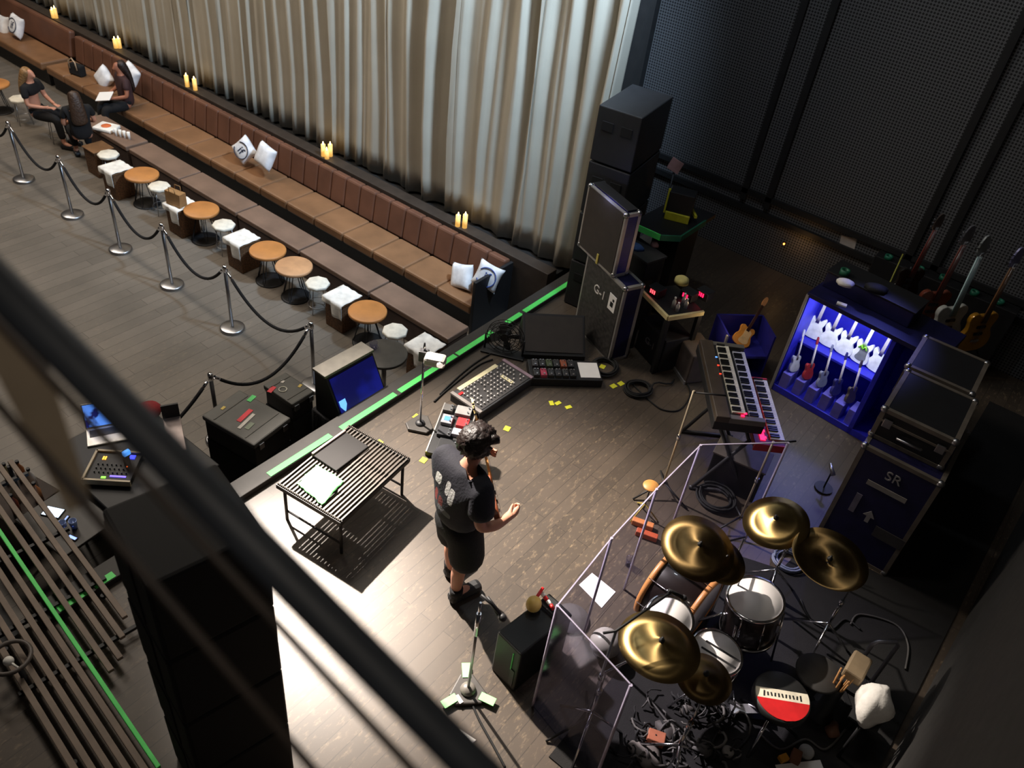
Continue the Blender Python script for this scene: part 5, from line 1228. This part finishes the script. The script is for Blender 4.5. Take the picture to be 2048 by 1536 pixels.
for x, y, lb, mm, a in [(1284, 1052, 'upper orange wooden block on the floor near the shield', mat('orange_block', (206, 128, 74), .5), -.65), (1292, 1074, 'lower reddish wooden block on the floor near the shield', mat('red_block', (176, 78, 46), .5), -.65)]:
    q = at(x, y, .0); m = MB(); m.box((0, 0, .03), (.2, .06, .06), bev=.008); single(m, 'wood_block', mm, lb, 'block', (q.x, q.y, .0), a + radians(55))
q = at(1302, 972, .4); t = thing('small_gong', 'small tan disc on a thin tripod in front of the tall pale pole', 'percussion', (q.x, q.y, 0), .3)
m = MB(); m.lathe([(0, .395), (.07, .395), (.075, .402), (.07, .41), (0, .412)], 28); m.build('disc', mat('tan_disc', (186, 132, 70), .45), t)
m = MB(); m.cyl((0, 0, .1), (0, 0, .395), .007); m.build('pole', BLK, t)
for k in range(3):
    a = k * 2.094; m = MB(); m.tube([(0, 0, .16), (.15 * cos(a), .15 * sin(a), .008)], .007, 6); m.build('leg', mat('dull_gold_leg', (170, 150, 70), .4), t)
q = at(1210, 1290, .1); m = MB(); m.sph((0, 0, .13), .125, (1, 1, .85), 24); t = thing('globe', 'grey globe standing on the floor behind the acrylic shield', 'globe', (q.x, q.y, .0)); m.build('ball', mat('grey_globe', (150, 146, 140), .3), t); m = MB(); m.lathe([(0, 0), (.08, 0), (.07, .03), (0, .03)], 20); m.build('ring_base', BLK, t)
q = at(1136, 1238, .01); m = MB(); m.lathe([(0, 0), (.14, 0), (.15, .012), (.14, .025), (0, .025)], 36); single(m, 'round_mat', mat('round_mat_grey', (74, 70, 68), .8), 'round dark grey pad lying behind the small loudspeaker box', 'mat', (q.x + .02, q.y + .02, 0))
q = at(1238, 1118, .0); t = thing('glass_cup', 'clear ribbed glass standing on the floor between the shield seams', 'glass', (q.x + .1, q.y, 0))
m = MB(); m.lathe([(0, 0), (.03, 0), (.04, .1), (.036, .1), (.027, .008), (0, .008)], 16); m.build('tumbler', CLEAR, t)
# loose cables and bits at the dark side of the kit
CB = [('thin black cable lying across the rug at the bottom of the photo', [(1300, 1400), (1330, 1440), (1360, 1470), (1345, 1510), (1380, 1536)]), ('looping black cable left of the banded drum stool', [(1400, 1420), (1440, 1450), (1425, 1490), (1470, 1500), (1500, 1470)]),
      ('black cable curling below the banded drum stool', [(1520, 1470), (1560, 1500), (1610, 1480), (1650, 1500), (1690, 1460)]), ('black cable running down beside the china cymbal', [(1600, 1200), (1620, 1240), (1660, 1260), (1690, 1240), (1720, 1260)]), ('black cable hanging in arcs by the bracket frame', [(1700, 1250), (1720, 1230), (1790, 1250), (1815, 1290), (1810, 1340)])]
GC = mat('grey_cable', (70, 68, 66), .6)
for k, (lb, px) in enumerate(CB): cable(lb, px, .009, .014, GC if k % 2 == 0 else RUB)
BITS = [(1372, 1420, 'grey cloth scrap', (90, 86, 82)), (1330, 1465, 'dark grey pouch', (66, 62, 60)), (1290, 1510, 'pale grey rag', (110, 104, 98)), (1405, 1500, 'grey crumpled glove', (84, 82, 80)), (1455, 1505, 'pale lid', (130, 126, 122)), (1310, 1480, 'small orange tag', (170, 100, 70)), (1566, 1518, 'orange yellow box', (214, 150, 40)), (1590, 1516, 'brown box', (130, 84, 60)), (1612, 1505, 'pale grey tin', (150, 148, 144)), (1665, 1460, 'brown leather pouch', (110, 74, 54))]
for k, (x, y, lb, cl) in enumerate(BITS):
    q = at(x, y, .02); nm = lb.split()[-1]; m = MB(); s = .05 + .02 * (k % 3)
    if nm in ('box', 'tag'): m.box((0, 0, s * .4), (s * 1.4, s, s * .8), bev=.006)
    elif nm in ('tin', 'lid'): m.lathe([(0, 0), (s * .6, 0), (s * .62, .03), (s * .5, .04), (0, .04)], 18)
    else: m.rings([[(s * f * (1 + .25 * sin(3 * a + k)) * cos(a), s * 1.3 * f * (1 + .2 * cos(2 * a + k)) * sin(a), h) for a in [2 * pi * i / 16 for i in range(16)]] for f, h in ((1, 0), (1.03, .02), (.7, .045), (.15, .055))])
    single(m, nm if nm != 'tag' else 'name_tag', mat('bit%d' % k, cl, .7), lb + ' on the rug at the bottom right of the kit' if k < 6 else lb + ' beside the drum stool at the bottom of the photo', nm, (q.x, q.y, .012), k * .7)
flat([(1550, 1530), (1640, 1520), (1650, 1545), (1560, 1555)], .013, 'paper_sheet', 'white paper at the very bottom edge of the photo below the stool', 'paper', PAPER)

# tangle of thin leads and hardware scraps left of the drum stool
rs = random.Random(21); m = MB()
for k in range(85):
    q = at(rs.uniform(1255, 1470), rs.uniform(1385, 1530), .02); a0 = rs.uniform(0, 6.28); L = rs.uniform(.05, .16); cv = rs.uniform(-9, 9); P = []
    for i in range(7):
        f = i / 6; a = a0 + cv * f * L * 2; P.append((q.x + L * f * cos(a), q.y + L * f * sin(a), .024 + rs.uniform(0, .03) + .03 * sin(f * 3.14)))
    m.tube(P, rs.uniform(.005, .011), 5, mi=rs.choice((0, 0, 1, 2)))
o = single(m, 'cable_tangle', [RUB, GC, mat('pale_lead', (88, 85, 80), .6)], 'tangle of short dark and grey leads on the rug left of the banded drum stool', 'cables'); o['kind'] = 'stuff'
# ================================================================== IN FRONT OF THE STAGE
GCASE = mat('grey_road_case', (84, 83, 78), .55, scale=5)
def tool_case(label, px, z, h, n_lid):
    P = [at(x, y, z) for x, y in px]; c = sum(P, Vector()) / 4; u = P[1] - P[0]; v = P[3] - P[0]
    w, d = u.length, v.length; rz = math.atan2(u.y, u.x)
    t = thing('equipment_case', label, 'case', (c.x, c.y, G), rz); H = z - G
    m = MB(); m.box((0, 0, H - .03), (w, d, .06), bev=.015); ld = m.build('lid', GCASE, t)
    m = MB(); m.box((0, 0, H - .06 - h / 2), (w - .03, d - .03, h), bev=.01); m.build('body', BLK, t)
    for s in (-1, 1):
        m = MB(); m.box((0, s * d * .3, H + .001), (w * .9, .012, .008)); m.build('lid_rib', mat('rib_grey', (78, 76, 70), .6), ld)
    for k in range(n_lid):
        m = MB(); m.box((-w * .32 + w * .64 * k / max(1, n_lid - 1), d / 2 * (1 if v.y < 0 else 1) + .004, H - .07), (.06, .02, .07), bev=.004); m.build('latch', STEEL, ld)
        m = MB(); m.box((-w * .32 + w * .64 * k / max(1, n_lid - 1), -d / 2 - .004, H - .07), (.06, .02, .07), bev=.004); m.build('latch', STEEL, ld)
    m = MB(); m.box((0, 0, (H - .06 - h) / 2), (w * .96, d * .96, H - .06 - h)); m.build('support_trunk', BLK2, t)
    return t, H, w, d
t, H, w, d = tool_case('big grey topped equipment case with red and green stickers', [(402, 832), (478, 780), (583, 832), (508, 892)], -.02, .25, 2)
for x, y, sx, sy, cl, nm in [(.0, .02, .2, .05, (220, 60, 70), 'red_sticker'), (-.05, -.05, .24, .035, (206, 200, 190), 'white_sticker'), (.22, .15, .1, .05, (90, 200, 110), 'green_sticker'), (-.08, -.12, .1, .05, (130, 140, 120), 'faded_sticker'), (-.05, .26, .05, .03, (206, 180, 90), 'yellow_sticker')]:
    m = MB(); m.box((x, y, H + .003), (sx, sy, .004), rz=radians(8)); m.build(nm, mat(nm, cl, .6), t)
t, H, w, d = tool_case('smaller grey equipment case beside the blue screen monitor', [(527, 768), (572, 742), (626, 786), (585, 808)], -.08, .2, 2)
for x, y, sx, sy, cl, nm in [(-.14, .1, .1, .05, (200, 60, 66), 'red_sticker'), (.02, .12, .04, .04, (220, 216, 206), 'white_sticker'), (.1, -.06, .05, .03, (206, 170, 90), 'yellow_sticker')]:
    m = MB(); m.box((x, y, H + .003), (sx, sy, .004), rz=.3); m.build(nm, mat(nm, cl, .6), t)
m = MB(); m.tube([(-.06 + .04 * cos(a), .02 + .04 * sin(a), H + .004) for a in [2 * pi * k / 18 for k in range(18)]], .006, 6, closed=True); m.build('ring_sticker', mat('pale_ring', (200, 196, 180), .6), t)

# box monitor with blue screen
A_ = at(628, 737, .42); B_ = at(722, 686, .42); D_ = at(651, 752, .42)
u = B_ - A_; wl = u.length; rz = math.atan2(u.y, u.x)
# local: x along the screen width, -y faces the stage/camera side
t = thing('screen_monitor', 'pale topped box monitor with dark blue screen facing the stage', 'monitor', (A_.x + u.x / 2, A_.y + u.y / 2, -.12), rz)
w = wl; R_in = Matrix.Rotation(-rz, 3, 'Z')
m = MB(); M = Matrix(((0, 0, 1, 0), (1, 0, 0, 0), (0, 1, 0, 0), (0, 0, 0, 1)))
prof = [(0.0, 0), (-.42, 0), (-.42, .03), (-.17, .52), (0.0, .52)]
m.prism(prof, -w / 2, w / 2, M, .004); m.build('housing', BLK, t)
m = MB(); m.box((0, -.085, .535), (w + .03, .19, .03), bev=.006); m.build('top_board', mat('stone_board', (108, 104, 95), .6), t)
q = Vector((0, -.295, .275)); ta = math.atan2(.25, .49); Rn = Matrix.Rotation(-ta, 3, 'X')
m = MB(); m.box(q + Rn @ Vector((0, -.012, .0)), (w - .05, .01, .49), R=Rn); m.build('screen', screen_mat('blue_screen', (8, 10, 70), (14, 20, 110), 1.0), t)
m = MB(); o_ = q + Rn @ Vector((-w * .38, -.02, -.06)); m.prism([(-.04, .06), (.04, .06), (.04, 0), (0, -.07), (-.04, .0)], 0, .003, Matrix.Translation(o_) @ Rn.to_4x4() @ Matrix.Rotation(radians(90), 4, 'X')); m.build('screen_mark', mat('pale_blue_mark', (120, 190, 240), .4, emit=(110, 180, 240), es=1.2), t)
m = MB(); m.box(q + Rn @ Vector((-w * .3, -.02, -.19)), (.14, .004, .04), R=Rn); m.build('screen_mark', mat('maroon_mark', (70, 20, 60), .4, emit=(80, 20, 70), es=.6), t)
s = thing('draped_stand', 'black cloth draped stand under the blue screen monitor', 'stand', (A_.x + u.x / 2, A_.y + u.y / 2, G), rz)
m = MB(); n = 60; ring = []
hw, hd = w / 2 + .02, .25
base = []
for k in range(n):
    f = k / n * 4; i = int(f); fr = f - i; cs = [(-hw, -hd), (hw, -hd), (hw, hd), (-hw, hd)]; a = cs[i]; b = cs[(i + 1) % 4]; base.append(Vector((a[0] + (b[0] - a[0]) * fr, a[1] + (b[1] - a[1]) * fr - .21, 0)))
rs_ = []
for h, fl in ((.83, 1.0), (.81, 1.01), (.5, 1.05), (.0, 1.1)):
    rs_.append([(v.x * (fl + (.02 * sin(k * 1.9) if h < .8 else 0)), (v.y + .21) * (fl + (.04 * sin(k * 1.9) if h < .8 else 0)) - .21, h) for k, v in enumerate(base)])
m.rings(rs_[::-1]); m.build('black_drape', BLK2, s)
# dark round table and pale bits behind it
p = at(768, 706, -.2); t = thing('pedestal_table', 'dark grey round table with a clear jug behind the blue screen monitor', 'table', (p.x, p.y, G), 0)
m = MB(); m.lathe([(0, .71), (.26, .71), (.27, .72), (.27, .745), (.26, .75), (0, .75)], 40); m.build('tabletop', mat('slate_top', (72, 70, 66), .4), t)
m = MB(); m.cyl((0, 0, .02), (0, 0, .71), .03); m.lathe([(0, 0), (.2, 0), (.19, .02), (0, .03)], 24); m.build('pedestal', STEEL, t)
q = at(747, 690, -.15); t = thing('glass_jug', 'clear glass jug standing on the dark grey round table', 'jug', (q.x, q.y, -.2)); 
m = MB(); m.lathe([(0, 0), (.04, 0), (.05, .09), (.046, .09), (.036, .008), (0, .008)], 18); m.build('jug_body', CLEAR, t); m = MB(); m.tube([(.045, 0, .08), (.08, 0, .06), (.04, 0, .02)], .005, 6); m.build('handle', CLEAR, t)

# monitor desk with laptop, mixer and silver rack
t = thing('console_desk', 'black covered technician desk beside the stage corner', 'desk', (-5.75, 2.5, G), 0)
m = MB(); m.box((0, 0, .74), (1.25, 1.0, .04), bev=.01); m.build('desktop', BLK, t)
m = MB(); m.box((0, .02, .36), (1.2, .94, .72), bev=.01); m.build('skirt', BLK2, t)
DZ = G + .76
p = at(214, 868, DZ + .02); t = thing('laptop', 'silver laptop open with a blue picture on its screen', 'laptop', (p.x, p.y, DZ), radians(62))
m = MB(); m.box((0, 0, .01), (.36, .25, .018), bev=.006); lb_ = m.build('base', mat('laptop_silver', (214, 210, 202), .35, .4), t)
m = MB(); m.box((0, .04, .0205), (.3, .1, .002)); m.build('keyboard', mat('laptop_keys', (70, 66, 60), .5), lb_)
Rl = Matrix.Rotation(radians(-22), 3, 'X'); 
m = MB(); m.box(Vector((0, .125, .02)) + Rl @ Vector((0, 0, .125)), (.36, .01, .25), R=Rl, bev=.004); ll = m.build('lid', MATS['laptop_silver'], t)
m = MB(); m.box(Vector((0, .125, .02)) + Rl @ Vector((0, -.007, .125)), (.335, .003, .225), R=Rl); m.build('screen', screen_mat('laptop_screen', (14, 22, 90), (90, 150, 255), 1.7, 11, (.44, .56)), ll)
p = at(228, 938, DZ + .03); t = thing('mixing_console', 'black mixing console in a pale edged case with coloured lights', 'mixer', (p.x, p.y, DZ), radians(40))
m = MB(); m.box((0, 0, .03), (.4, .36, .06)); m.build('case', BLK, t)
m = MB()
m.box((-.205, 0, .05), (.02, .38, .06)); m.box((0, .185, .05), (.42, .02, .06)); m.box((0, -.185, .05), (.42, .02, .06)); m.build('pale_edge', mat('tan_edge', (196, 180, 150), .5), t)
for x, y, cl, sx, sy in [(-.12, .1, (255, 170, 50), .012, .04), (-.1, .1, (255, 170, 50), .012, .04), (.13, .13, (40, 60, 255), .05, .05), (.12, .02, (255, 110, 40), .012, .03), (.08, -.12, (110, 90, 255), .14, .015), (-.04, -.14, (120, 220, 60), .04, .02)]:
    m = MB(); m.box((x, y, .064), (sx, sy, .008)); m.build('indicator', mat('mx_%d%d%d' % cl, cl, .4, emit=cl, es=2), t)
for i in range(8):
    for j in range(3): m = MB(); m.cyl((-.14 + i * .04, -.08 + j * .05, .06), (-.14 + i * .04, -.08 + j * .05, .078), .007, n=6); m.build('knob', DGREY, t)
p = at(252, 915, DZ + .15); t = thing('hand_microphone', 'dark microphone standing on the mixing console desk with blue display', 'microphone', (p.x, p.y, DZ + .06))
m = MB(); m.cyl((0, 0, 0), (0, 0, .16), .03); m.build('microphone_body', BLK, t); m = MB(); m.box((.03, 0, .17), (.04, .07, .05), bev=.01); m.build('display', mat('sky_display', (70, 150, 255), .4, emit=(80, 160, 255), es=1.6), t)
p = at(350, 872, DZ + .06); t = thing('rack_mixer', 'silver rack mixer with dark panel standing on the desk behind the handrail', 'mixer', (p.x, p.y, DZ), radians(-28))
m = MB(); m.box((0, 0, .05), (.52, .16, .1), bev=.006); m.build('case', mat('pinkish_silver', (170, 156, 152), .35, .5), t)
m = MB(); m.box((0, -.082, .05), (.4, .006, .05)); m.build('front_panel', DGREY, t)
m = MB(); m.box((.22, -.06, .08), (.1, .06, .08), bev=.006); m.build('white_end', WHITE, t)
m = MB(); m.box((-.24, 0, .16), (.02, .16, .2)); m.build('dark_flap', BLK, t)
p = at(292, 822, DZ + .05); m = MB(); m.rings([[(.12 * f * cos(a), .16 * f * sin(a), h) for a in [2 * pi * i / 18 for i in range(18)]] for f, h in ((.9, 0), (1, .04), (.8, .09), (.2, .11))]); single(m, 'knitted_hat', mat('maroon_wool', (130, 36, 40), .9), 'dark red woollen hat lying at the far end of the desk', 'hat', (p.x, p.y, DZ))
t = thing('tripod_case', 'grey instrument bag with silver clasp standing against the mixing desk', 'bag', (-5.05, 2.2, G), .4)
m = MB(); m.box((0, 0, .38), (.18, .26, .76), bev=.04); m.build('bag_body', mat('grey_nylon', (74, 72, 70), .8), t); m = MB(); m.box((0, 0, .77), (.2, .05, .02)); m.build('clasp', STEEL, t)
# second small desk with tablet and phones
t = thing('side_desk', 'low dark side desk with lit tablet and glasses at the lower left', 'desk', (-5.55, 1.72, G), .1)
m = MB(); m.box((0, 0, .68), (.66, .52, .03), bev=.006); m.build('desktop', mat('dark_grey_top', (52, 48, 44), .5), t)
for sx in (-1, 1):
    for sy in (-1, 1): m = MB(); m.cyl((sx * .3, sy * .22, 0), (sx * .3, sy * .22, .67), .014); m.build('leg', BLK, t)
SZ = G + .695
def lit(px, s, nm, lb, cat, c1, es, rz):
    p = at(*px, SZ + .01); t = thing(nm, lb, cat, (p.x, p.y, SZ), rz); m = MB(); m.box((0, 0, .006), (s[0], s[1], .011), bev=.003); m.build('shell', BLK, t)
    m = MB(); m.box((0, 0, .0125), (s[0] - .015, s[1] - .015, .002)); m.build('screen', mat('scr_' + lb[:18], c1, .3, emit=c1, es=es), t)
lit((106, 1024), (.17, .11), 'tablet', 'brightly lit tablet on the low side desk', 'tablet', (190, 220, 255), 3, .5)
lit((133, 1036), (.03, .06), 'phone', 'small lit phone beside the tablet on the side desk', 'phone', (120, 150, 220), 1.2, .5)
lit((145, 1075), (.09, .04), 'phone', 'phone with bluish screen at the near corner of the side desk', 'phone', (130, 160, 255), 1.8, .3)
for x, y, lb in [(126, 1052, 'larger round glass with bluish shine on the side desk'), (147, 1049, 'smaller glass with bluish shine on the side desk')]:
    p = at(x, y, SZ + .05); t = thing('glass', lb, 'glass', (p.x, p.y, SZ)); m = MB(); m.lathe([(0, 0), (.025, 0), (.034, .1), (.03, .1), (.022, .008), (0, .008)], 16); m.build('tumbler', mat('bluish_glass', (150, 170, 220), .15, .5), t)
# cluttered crate with bottles at the far lower left
t = thing('bottle_crate', 'open crate of bottles and cups at the lower left beyond the slats', 'crate', (-6.2, 1.6, G), .2)
m = MB(); m.box((0, 0, .3), (.5, .5, .6), bev=.01); m.build('crate_body', mat('dark_brown_crate', (50, 36, 28), .7), t)
BT = [(14, 945, (150, 140, 100), 'pale olive bottle'), (40, 940, (150, 90, 50), 'amber brown bottle'), (62, 955, (216, 210, 200), 'white bottle'), (30, 985, (170, 160, 140), 'pale beige bottle'), (75, 985, (196, 130, 84), 'tan bottle'), (50, 1030, (140, 70, 50), 'reddish bottle')]
for x, y, cl, lb in BT:
    p = at(x, y, G + .72); t = thing('bottle', lb + ' standing in the crate at the lower left', 'bottle', (max(-6.4, min(-6.0, p.x)), max(1.38, min(1.82, p.y)), G + .6), 0)
    m = MB(); m.lathe([(0, 0), (.036, 0), (.036, .14), (.014, .19), (.014, .22), (0, .22)], 14); m.build('bottle_body', mat('bt_' + lb, cl, .3), t); m = MB(); m.cyl((0, 0, .215), (0, 0, .24), .016); m.build('bottle_cap', BLK, t)

# ------------------------------------------------------------------ slatted barrier at the stage corner
SLM = mat('slat_brown_grey', (126, 110, 96), .6, scale=6)
rzs = math.atan2(.92 - 1.16, -3.18 + 5.43)
t = thing('slatted_barrier', 'long slatted metal barrier with one green taped slat at the stage corner, lower left', 'barrier', (-4.3, 1.05, 0), rzs)
ys = [-.36, -.28, -.2, -.12, -.04, .12, .21, .3, .39]
for k, y in enumerate(ys):
    x0 = -1.9; x1 = 1.5 if y < .05 else [.55, .5, .35, .2][k - 5]
    m = MB(); m.box(((x0 + x1) / 2, y, .1), (x1 - x0, .042, .03), bev=.004); m.build('slat', SLM, t)
m = MB(); m.box((-.2, .03, .104), (3.2, .03, .034), bev=.004); m.build('green_tape_slat', GREEN, t)
for x in (-1.7, -.9, -.25, .3):
    m = MB(); m.box((x, .02, .07), (.03, .86, .03)); m.build('crossbar', BLK, t)
for x, z in ((-1.86, G), (-.1, 0), (1.0, 0)):
    for y in (-.34, .2 if x > .5 else .36):
        if x > .5 and y > 0: continue
        m = MB(); m.cyl((x, y, .09), (x, y, z + (.06 if z == 0 else 0) * (1 if -.4 < x < -.05 else 0)), .018); m.build('foot_post', BLK, t)
p = at(165, 1192, .065); 
for a, b, lb in [((118, 1222), (182, 1180), 'green tape on the stage edge seen between the slats, left piece'), ((190, 1175), (230, 1150), 'green tape on the stage edge seen between the slats, right piece')]:
    q0, q1 = at(*a, .06), at(*b, .06); m = MB(); m.box((-4.5, (q0.y + q1.y) / 2, .0625), (.065, abs(q1.y - q0.y), .005)); single(m, 'green_tape', GREEN, lb, 'tape', None, 0, 'green tape along the stage edge')
# light stand ring at the lower left
p = at(20, 1315, .2); t = thing('ring_stand', 'dark hoop stand with a white ball at the lower left edge of the photo', 'stand', (p.x, p.y, G), 0)
m = MB(); m.tube([(.13 * cos(2 * pi * k / 24), .13 * sin(2 * pi * k / 24), .95 + .2) for k in range(24)], .016, 8, closed=True); m.build('hoop', mat('grey_hoop', (90, 82, 76), .5), t)
m = MB(); m.cyl((0.13, 0, 0), (.13, 0, 1.15), .018); m.build('post', BLK, t)
m = MB(); m.sph((.02, -.02, 1.15), .035); m.tube([(.02, -.02, 1.15), (.13, 0, 1.15)], .008, 6); m.build('white_ball', WHITE, t)
p0, p1 = at(88, 1388, -.1), at(168, 1536, -.1); t = thing('silver_tube', 'silver tube lying beyond the slatted barrier at the lower left', 'tube', (0, 0, 0)); m = MB(); m.cyl(p0, p1 + (p1 - p0) * .3, .018); m.build('tube_body', STEEL, t); m = MB(); m.sph(p0, .028); m.build('end_cap', CHR, t)
t = thing('road_trunk', 'dark trunk below the silver tube at the lower left corner', 'trunk', (-4.98, .42, G), .0); m = MB(); m.box((0, 0, .41), (.7, 1.0, .82), bev=.01); m.build('body', mat('dull_trunk', (34, 30, 28), .7), t); m = MB(); m.box((0, 0, .825), (.72, 1.02, .02)); m.build('lid', DGREY, t)
# vertical gear: PA stack close to the camera at the stage corner
t = thing('speaker_tower', 'tall black loudspeaker tower filling the lower left, behind the handrail', 'speaker', (-2.62, 1.3, 0), radians(-12))
for k in range(4):
    m = MB(); m.box((0, 0, .31 + .62 * k), (.56, .58, .61), bev=.02); m.build('cabinet', mat('tower_black', (12, 12, 13), .8), t)
    m = MB(); m.box((-.1, -.292, .31 + .62 * k), (.3, .01, .5)); m.build('grille', mat('tower_grille', (10, 10, 10), .9), t)

# ------------------------------------------------------------------ balcony railing in front of the camera
t = thing('balcony_railing', 'dark blurred balcony handrail with thin rods crossing the lower left of the photo', 'railing', (0, 0, 0))
RAILM = mat('rail_paint', (66, 70, 76), .5)
DEP = .95                      # the sloping rail keeps this distance from the viewer
h0 = CAM + ray(-20, 552) * DEP; h1 = CAM + ray(900, 1486) * DEP; dv = (h1 - h0).normalized()
m = MB(); m.tube([h0 - dv * .7, h0, h1, h1 + dv * .8], .0235, 20); m.build('handrail', RAILM, t)
for a_, b_, d_ in [((459, 1145), (795, 1507), .97), ((494, 1385), (601, 1509), .99)]:
    q0 = CAM + ray(*a_) * d_; q1 = CAM + ray(*b_) * d_; dd = (q1 - q0).normalized()
    m = MB(); m.tube([q0 - dd * 1.1, q1 + dd * .7], .0055, 10); m.build('rod', mat('rod_brown', (74, 64, 56), .5), t)
q = h1 + dv * .6; m = MB(); m.cyl(q, (q.x, q.y, q.z - 1.0), .018); m.build('post', RAILM, t)
q = h0 - dv * .55; m = MB(); m.cyl(q, (q.x, q.y, q.z - 1.0), .018); m.build('post', RAILM, t)
t = thing('webbing_strap', 'tan webbing strap hanging from the railing at the left edge', 'strap', (0, 0, 0))
a, b = CAM + ray(-30, 560) * 1.0, CAM + ray(160, 1015) * 1.02; d_ = (b - a)
bm = MB(); side = (ray(90, 800).cross(d_)).normalized(); nn = 14; L0 = []
for k in range(nn + 1):
    f = k / nn; c_ = a + d_ * (f * 1.0); wd = .036 - .022 * f; bow = Vector((0, 0, 0)); th = d_.cross(side).normalized() * .003
    L0.append([c_ - side * wd - th, c_ + side * wd - th, c_ + side * wd + th, c_ - side * wd + th])
bm.rings(L0, sm=False); bm.build('strap_band', mat('tan_webbing', (150, 134, 112), .8), t)
# balcony floor behind the railing, under the camera
# ================================================================== LIGHT
def light(name, kind, loc, energy, col=(1, 1, 1), aim=None, **kw):
    l = bpy.data.lights.new(name, kind); l.energy = energy; l.color = col
    for k, v in kw.items(): setattr(l, k, v)
    o = bpy.data.objects.new(name, l); COL.objects.link(o); o.location = loc
    if aim is not None: o.rotation_euler = (Vector(aim) - Vector(loc)).to_track_quat('-Z', 'Y').to_euler()
    return o
WARM = (1, .88, .75)
light('stage_spot', 'SPOT', (-8.3, 4.6, 6.5), 12500, (1, .89, .79), (-2.25, 3.65, 0), spot_size=radians(36.5), spot_blend=1, shadow_soft_size=.06)
light('stage_spot', 'SPOT', (-8.3, 4.5, 6.5), 15000, (1, .9, .8), (-3.2, 2.55, 0), spot_size=radians(16), spot_blend=1, shadow_soft_size=.06)
light('balcony_fill', 'AREA', (.6, -.8, 7.4), 12, WARM, (-1.2, .9, 4.8), shape='DISK', size=.5)  # added fill without a real fitting, brightens the railing and strap
light('pilot_glow', 'POINT', (-2.55, 10.12, .52), .7, (1, .5, .15), shadow_soft_size=.03)
light('house_light', 'AREA', (-8.0, 5.0, 7.5), 238, WARM, (-8.0, 5.2, 0), shape='RECTANGLE', size=2.5, size_y=1.2)
light('house_light', 'AREA', (-12.5, 4.6, 7.5), 245, WARM, (-12.5, 5.6, 0), shape='RECTANGLE', size=2.5, size_y=1.2)
light('house_light', 'AREA', (-17, 4.4, 7.5), 270, WARM, (-16, 6.5, 0), shape='RECTANGLE', size=2.5, size_y=1.2)
light('stage_fill', 'AREA', (-2.4, 4.2, 7.6), 22, (1, .9, .8), (-2.2, 4.4, 0), shape='DISK', size=.8)  # general dim fill added overhead, no actual stage lamp
light('curtain_wash', 'SPOT', (-3.3, 7.2, 6.6), 3200, (.56, .76, 1), (-7.0, 8.2, 2.6), spot_size=radians(75), spot_blend=.9, shadow_soft_size=.3)
light('back_wall_fill', 'AREA', (-3.6, 6.5, 7.6), 42, (.8, .9, 1), (-3.4, 10.3, 3.4), shape='DISK', size=.6)  # added only to lift the dark perforated wall, no fitting there
light('blue_bounce_fill', 'SPOT', (-1.15, 8.7, 2.9), 130, (.22, .24, 1), (-.85, 6.15, 0), spot_size=radians(42), spot_blend=.7, shadow_soft_size=.1)  # added spot, stands in for blue light reflected off the guitar cabinet
light('cabinet_light', 'AREA', (-1.17, 7.9, 1.2), 5, (.85, .9, 1), (-1.15, 8.1, .4), shape='RECTANGLE', size=.8, size_y=.06)
light('case_lamp', 'POINT', tuple(at(1208, 392, 1.82)), 1.2, (.45, .5, 1), shadow_soft_size=.02)
light('box_lamp', 'POINT', (-2.33, 7.5, .75), 2.0, (1, .7, .35), shadow_soft_size=.02)
w = bpy.data.worlds.new('world'); SC.world = w; w.use_nodes = True
w.node_tree.nodes['Background'].inputs[0].default_value = (.8, .85, 1, 1); w.node_tree.nodes['Background'].inputs[1].default_value = .012
SC.view_settings.view_transform = 'Standard'; SC.view_settings.look = 'None'; SC.view_settings.gamma = 1; SC.view_settings.exposure = 0
SC.view_settings.use_curve_mapping = False
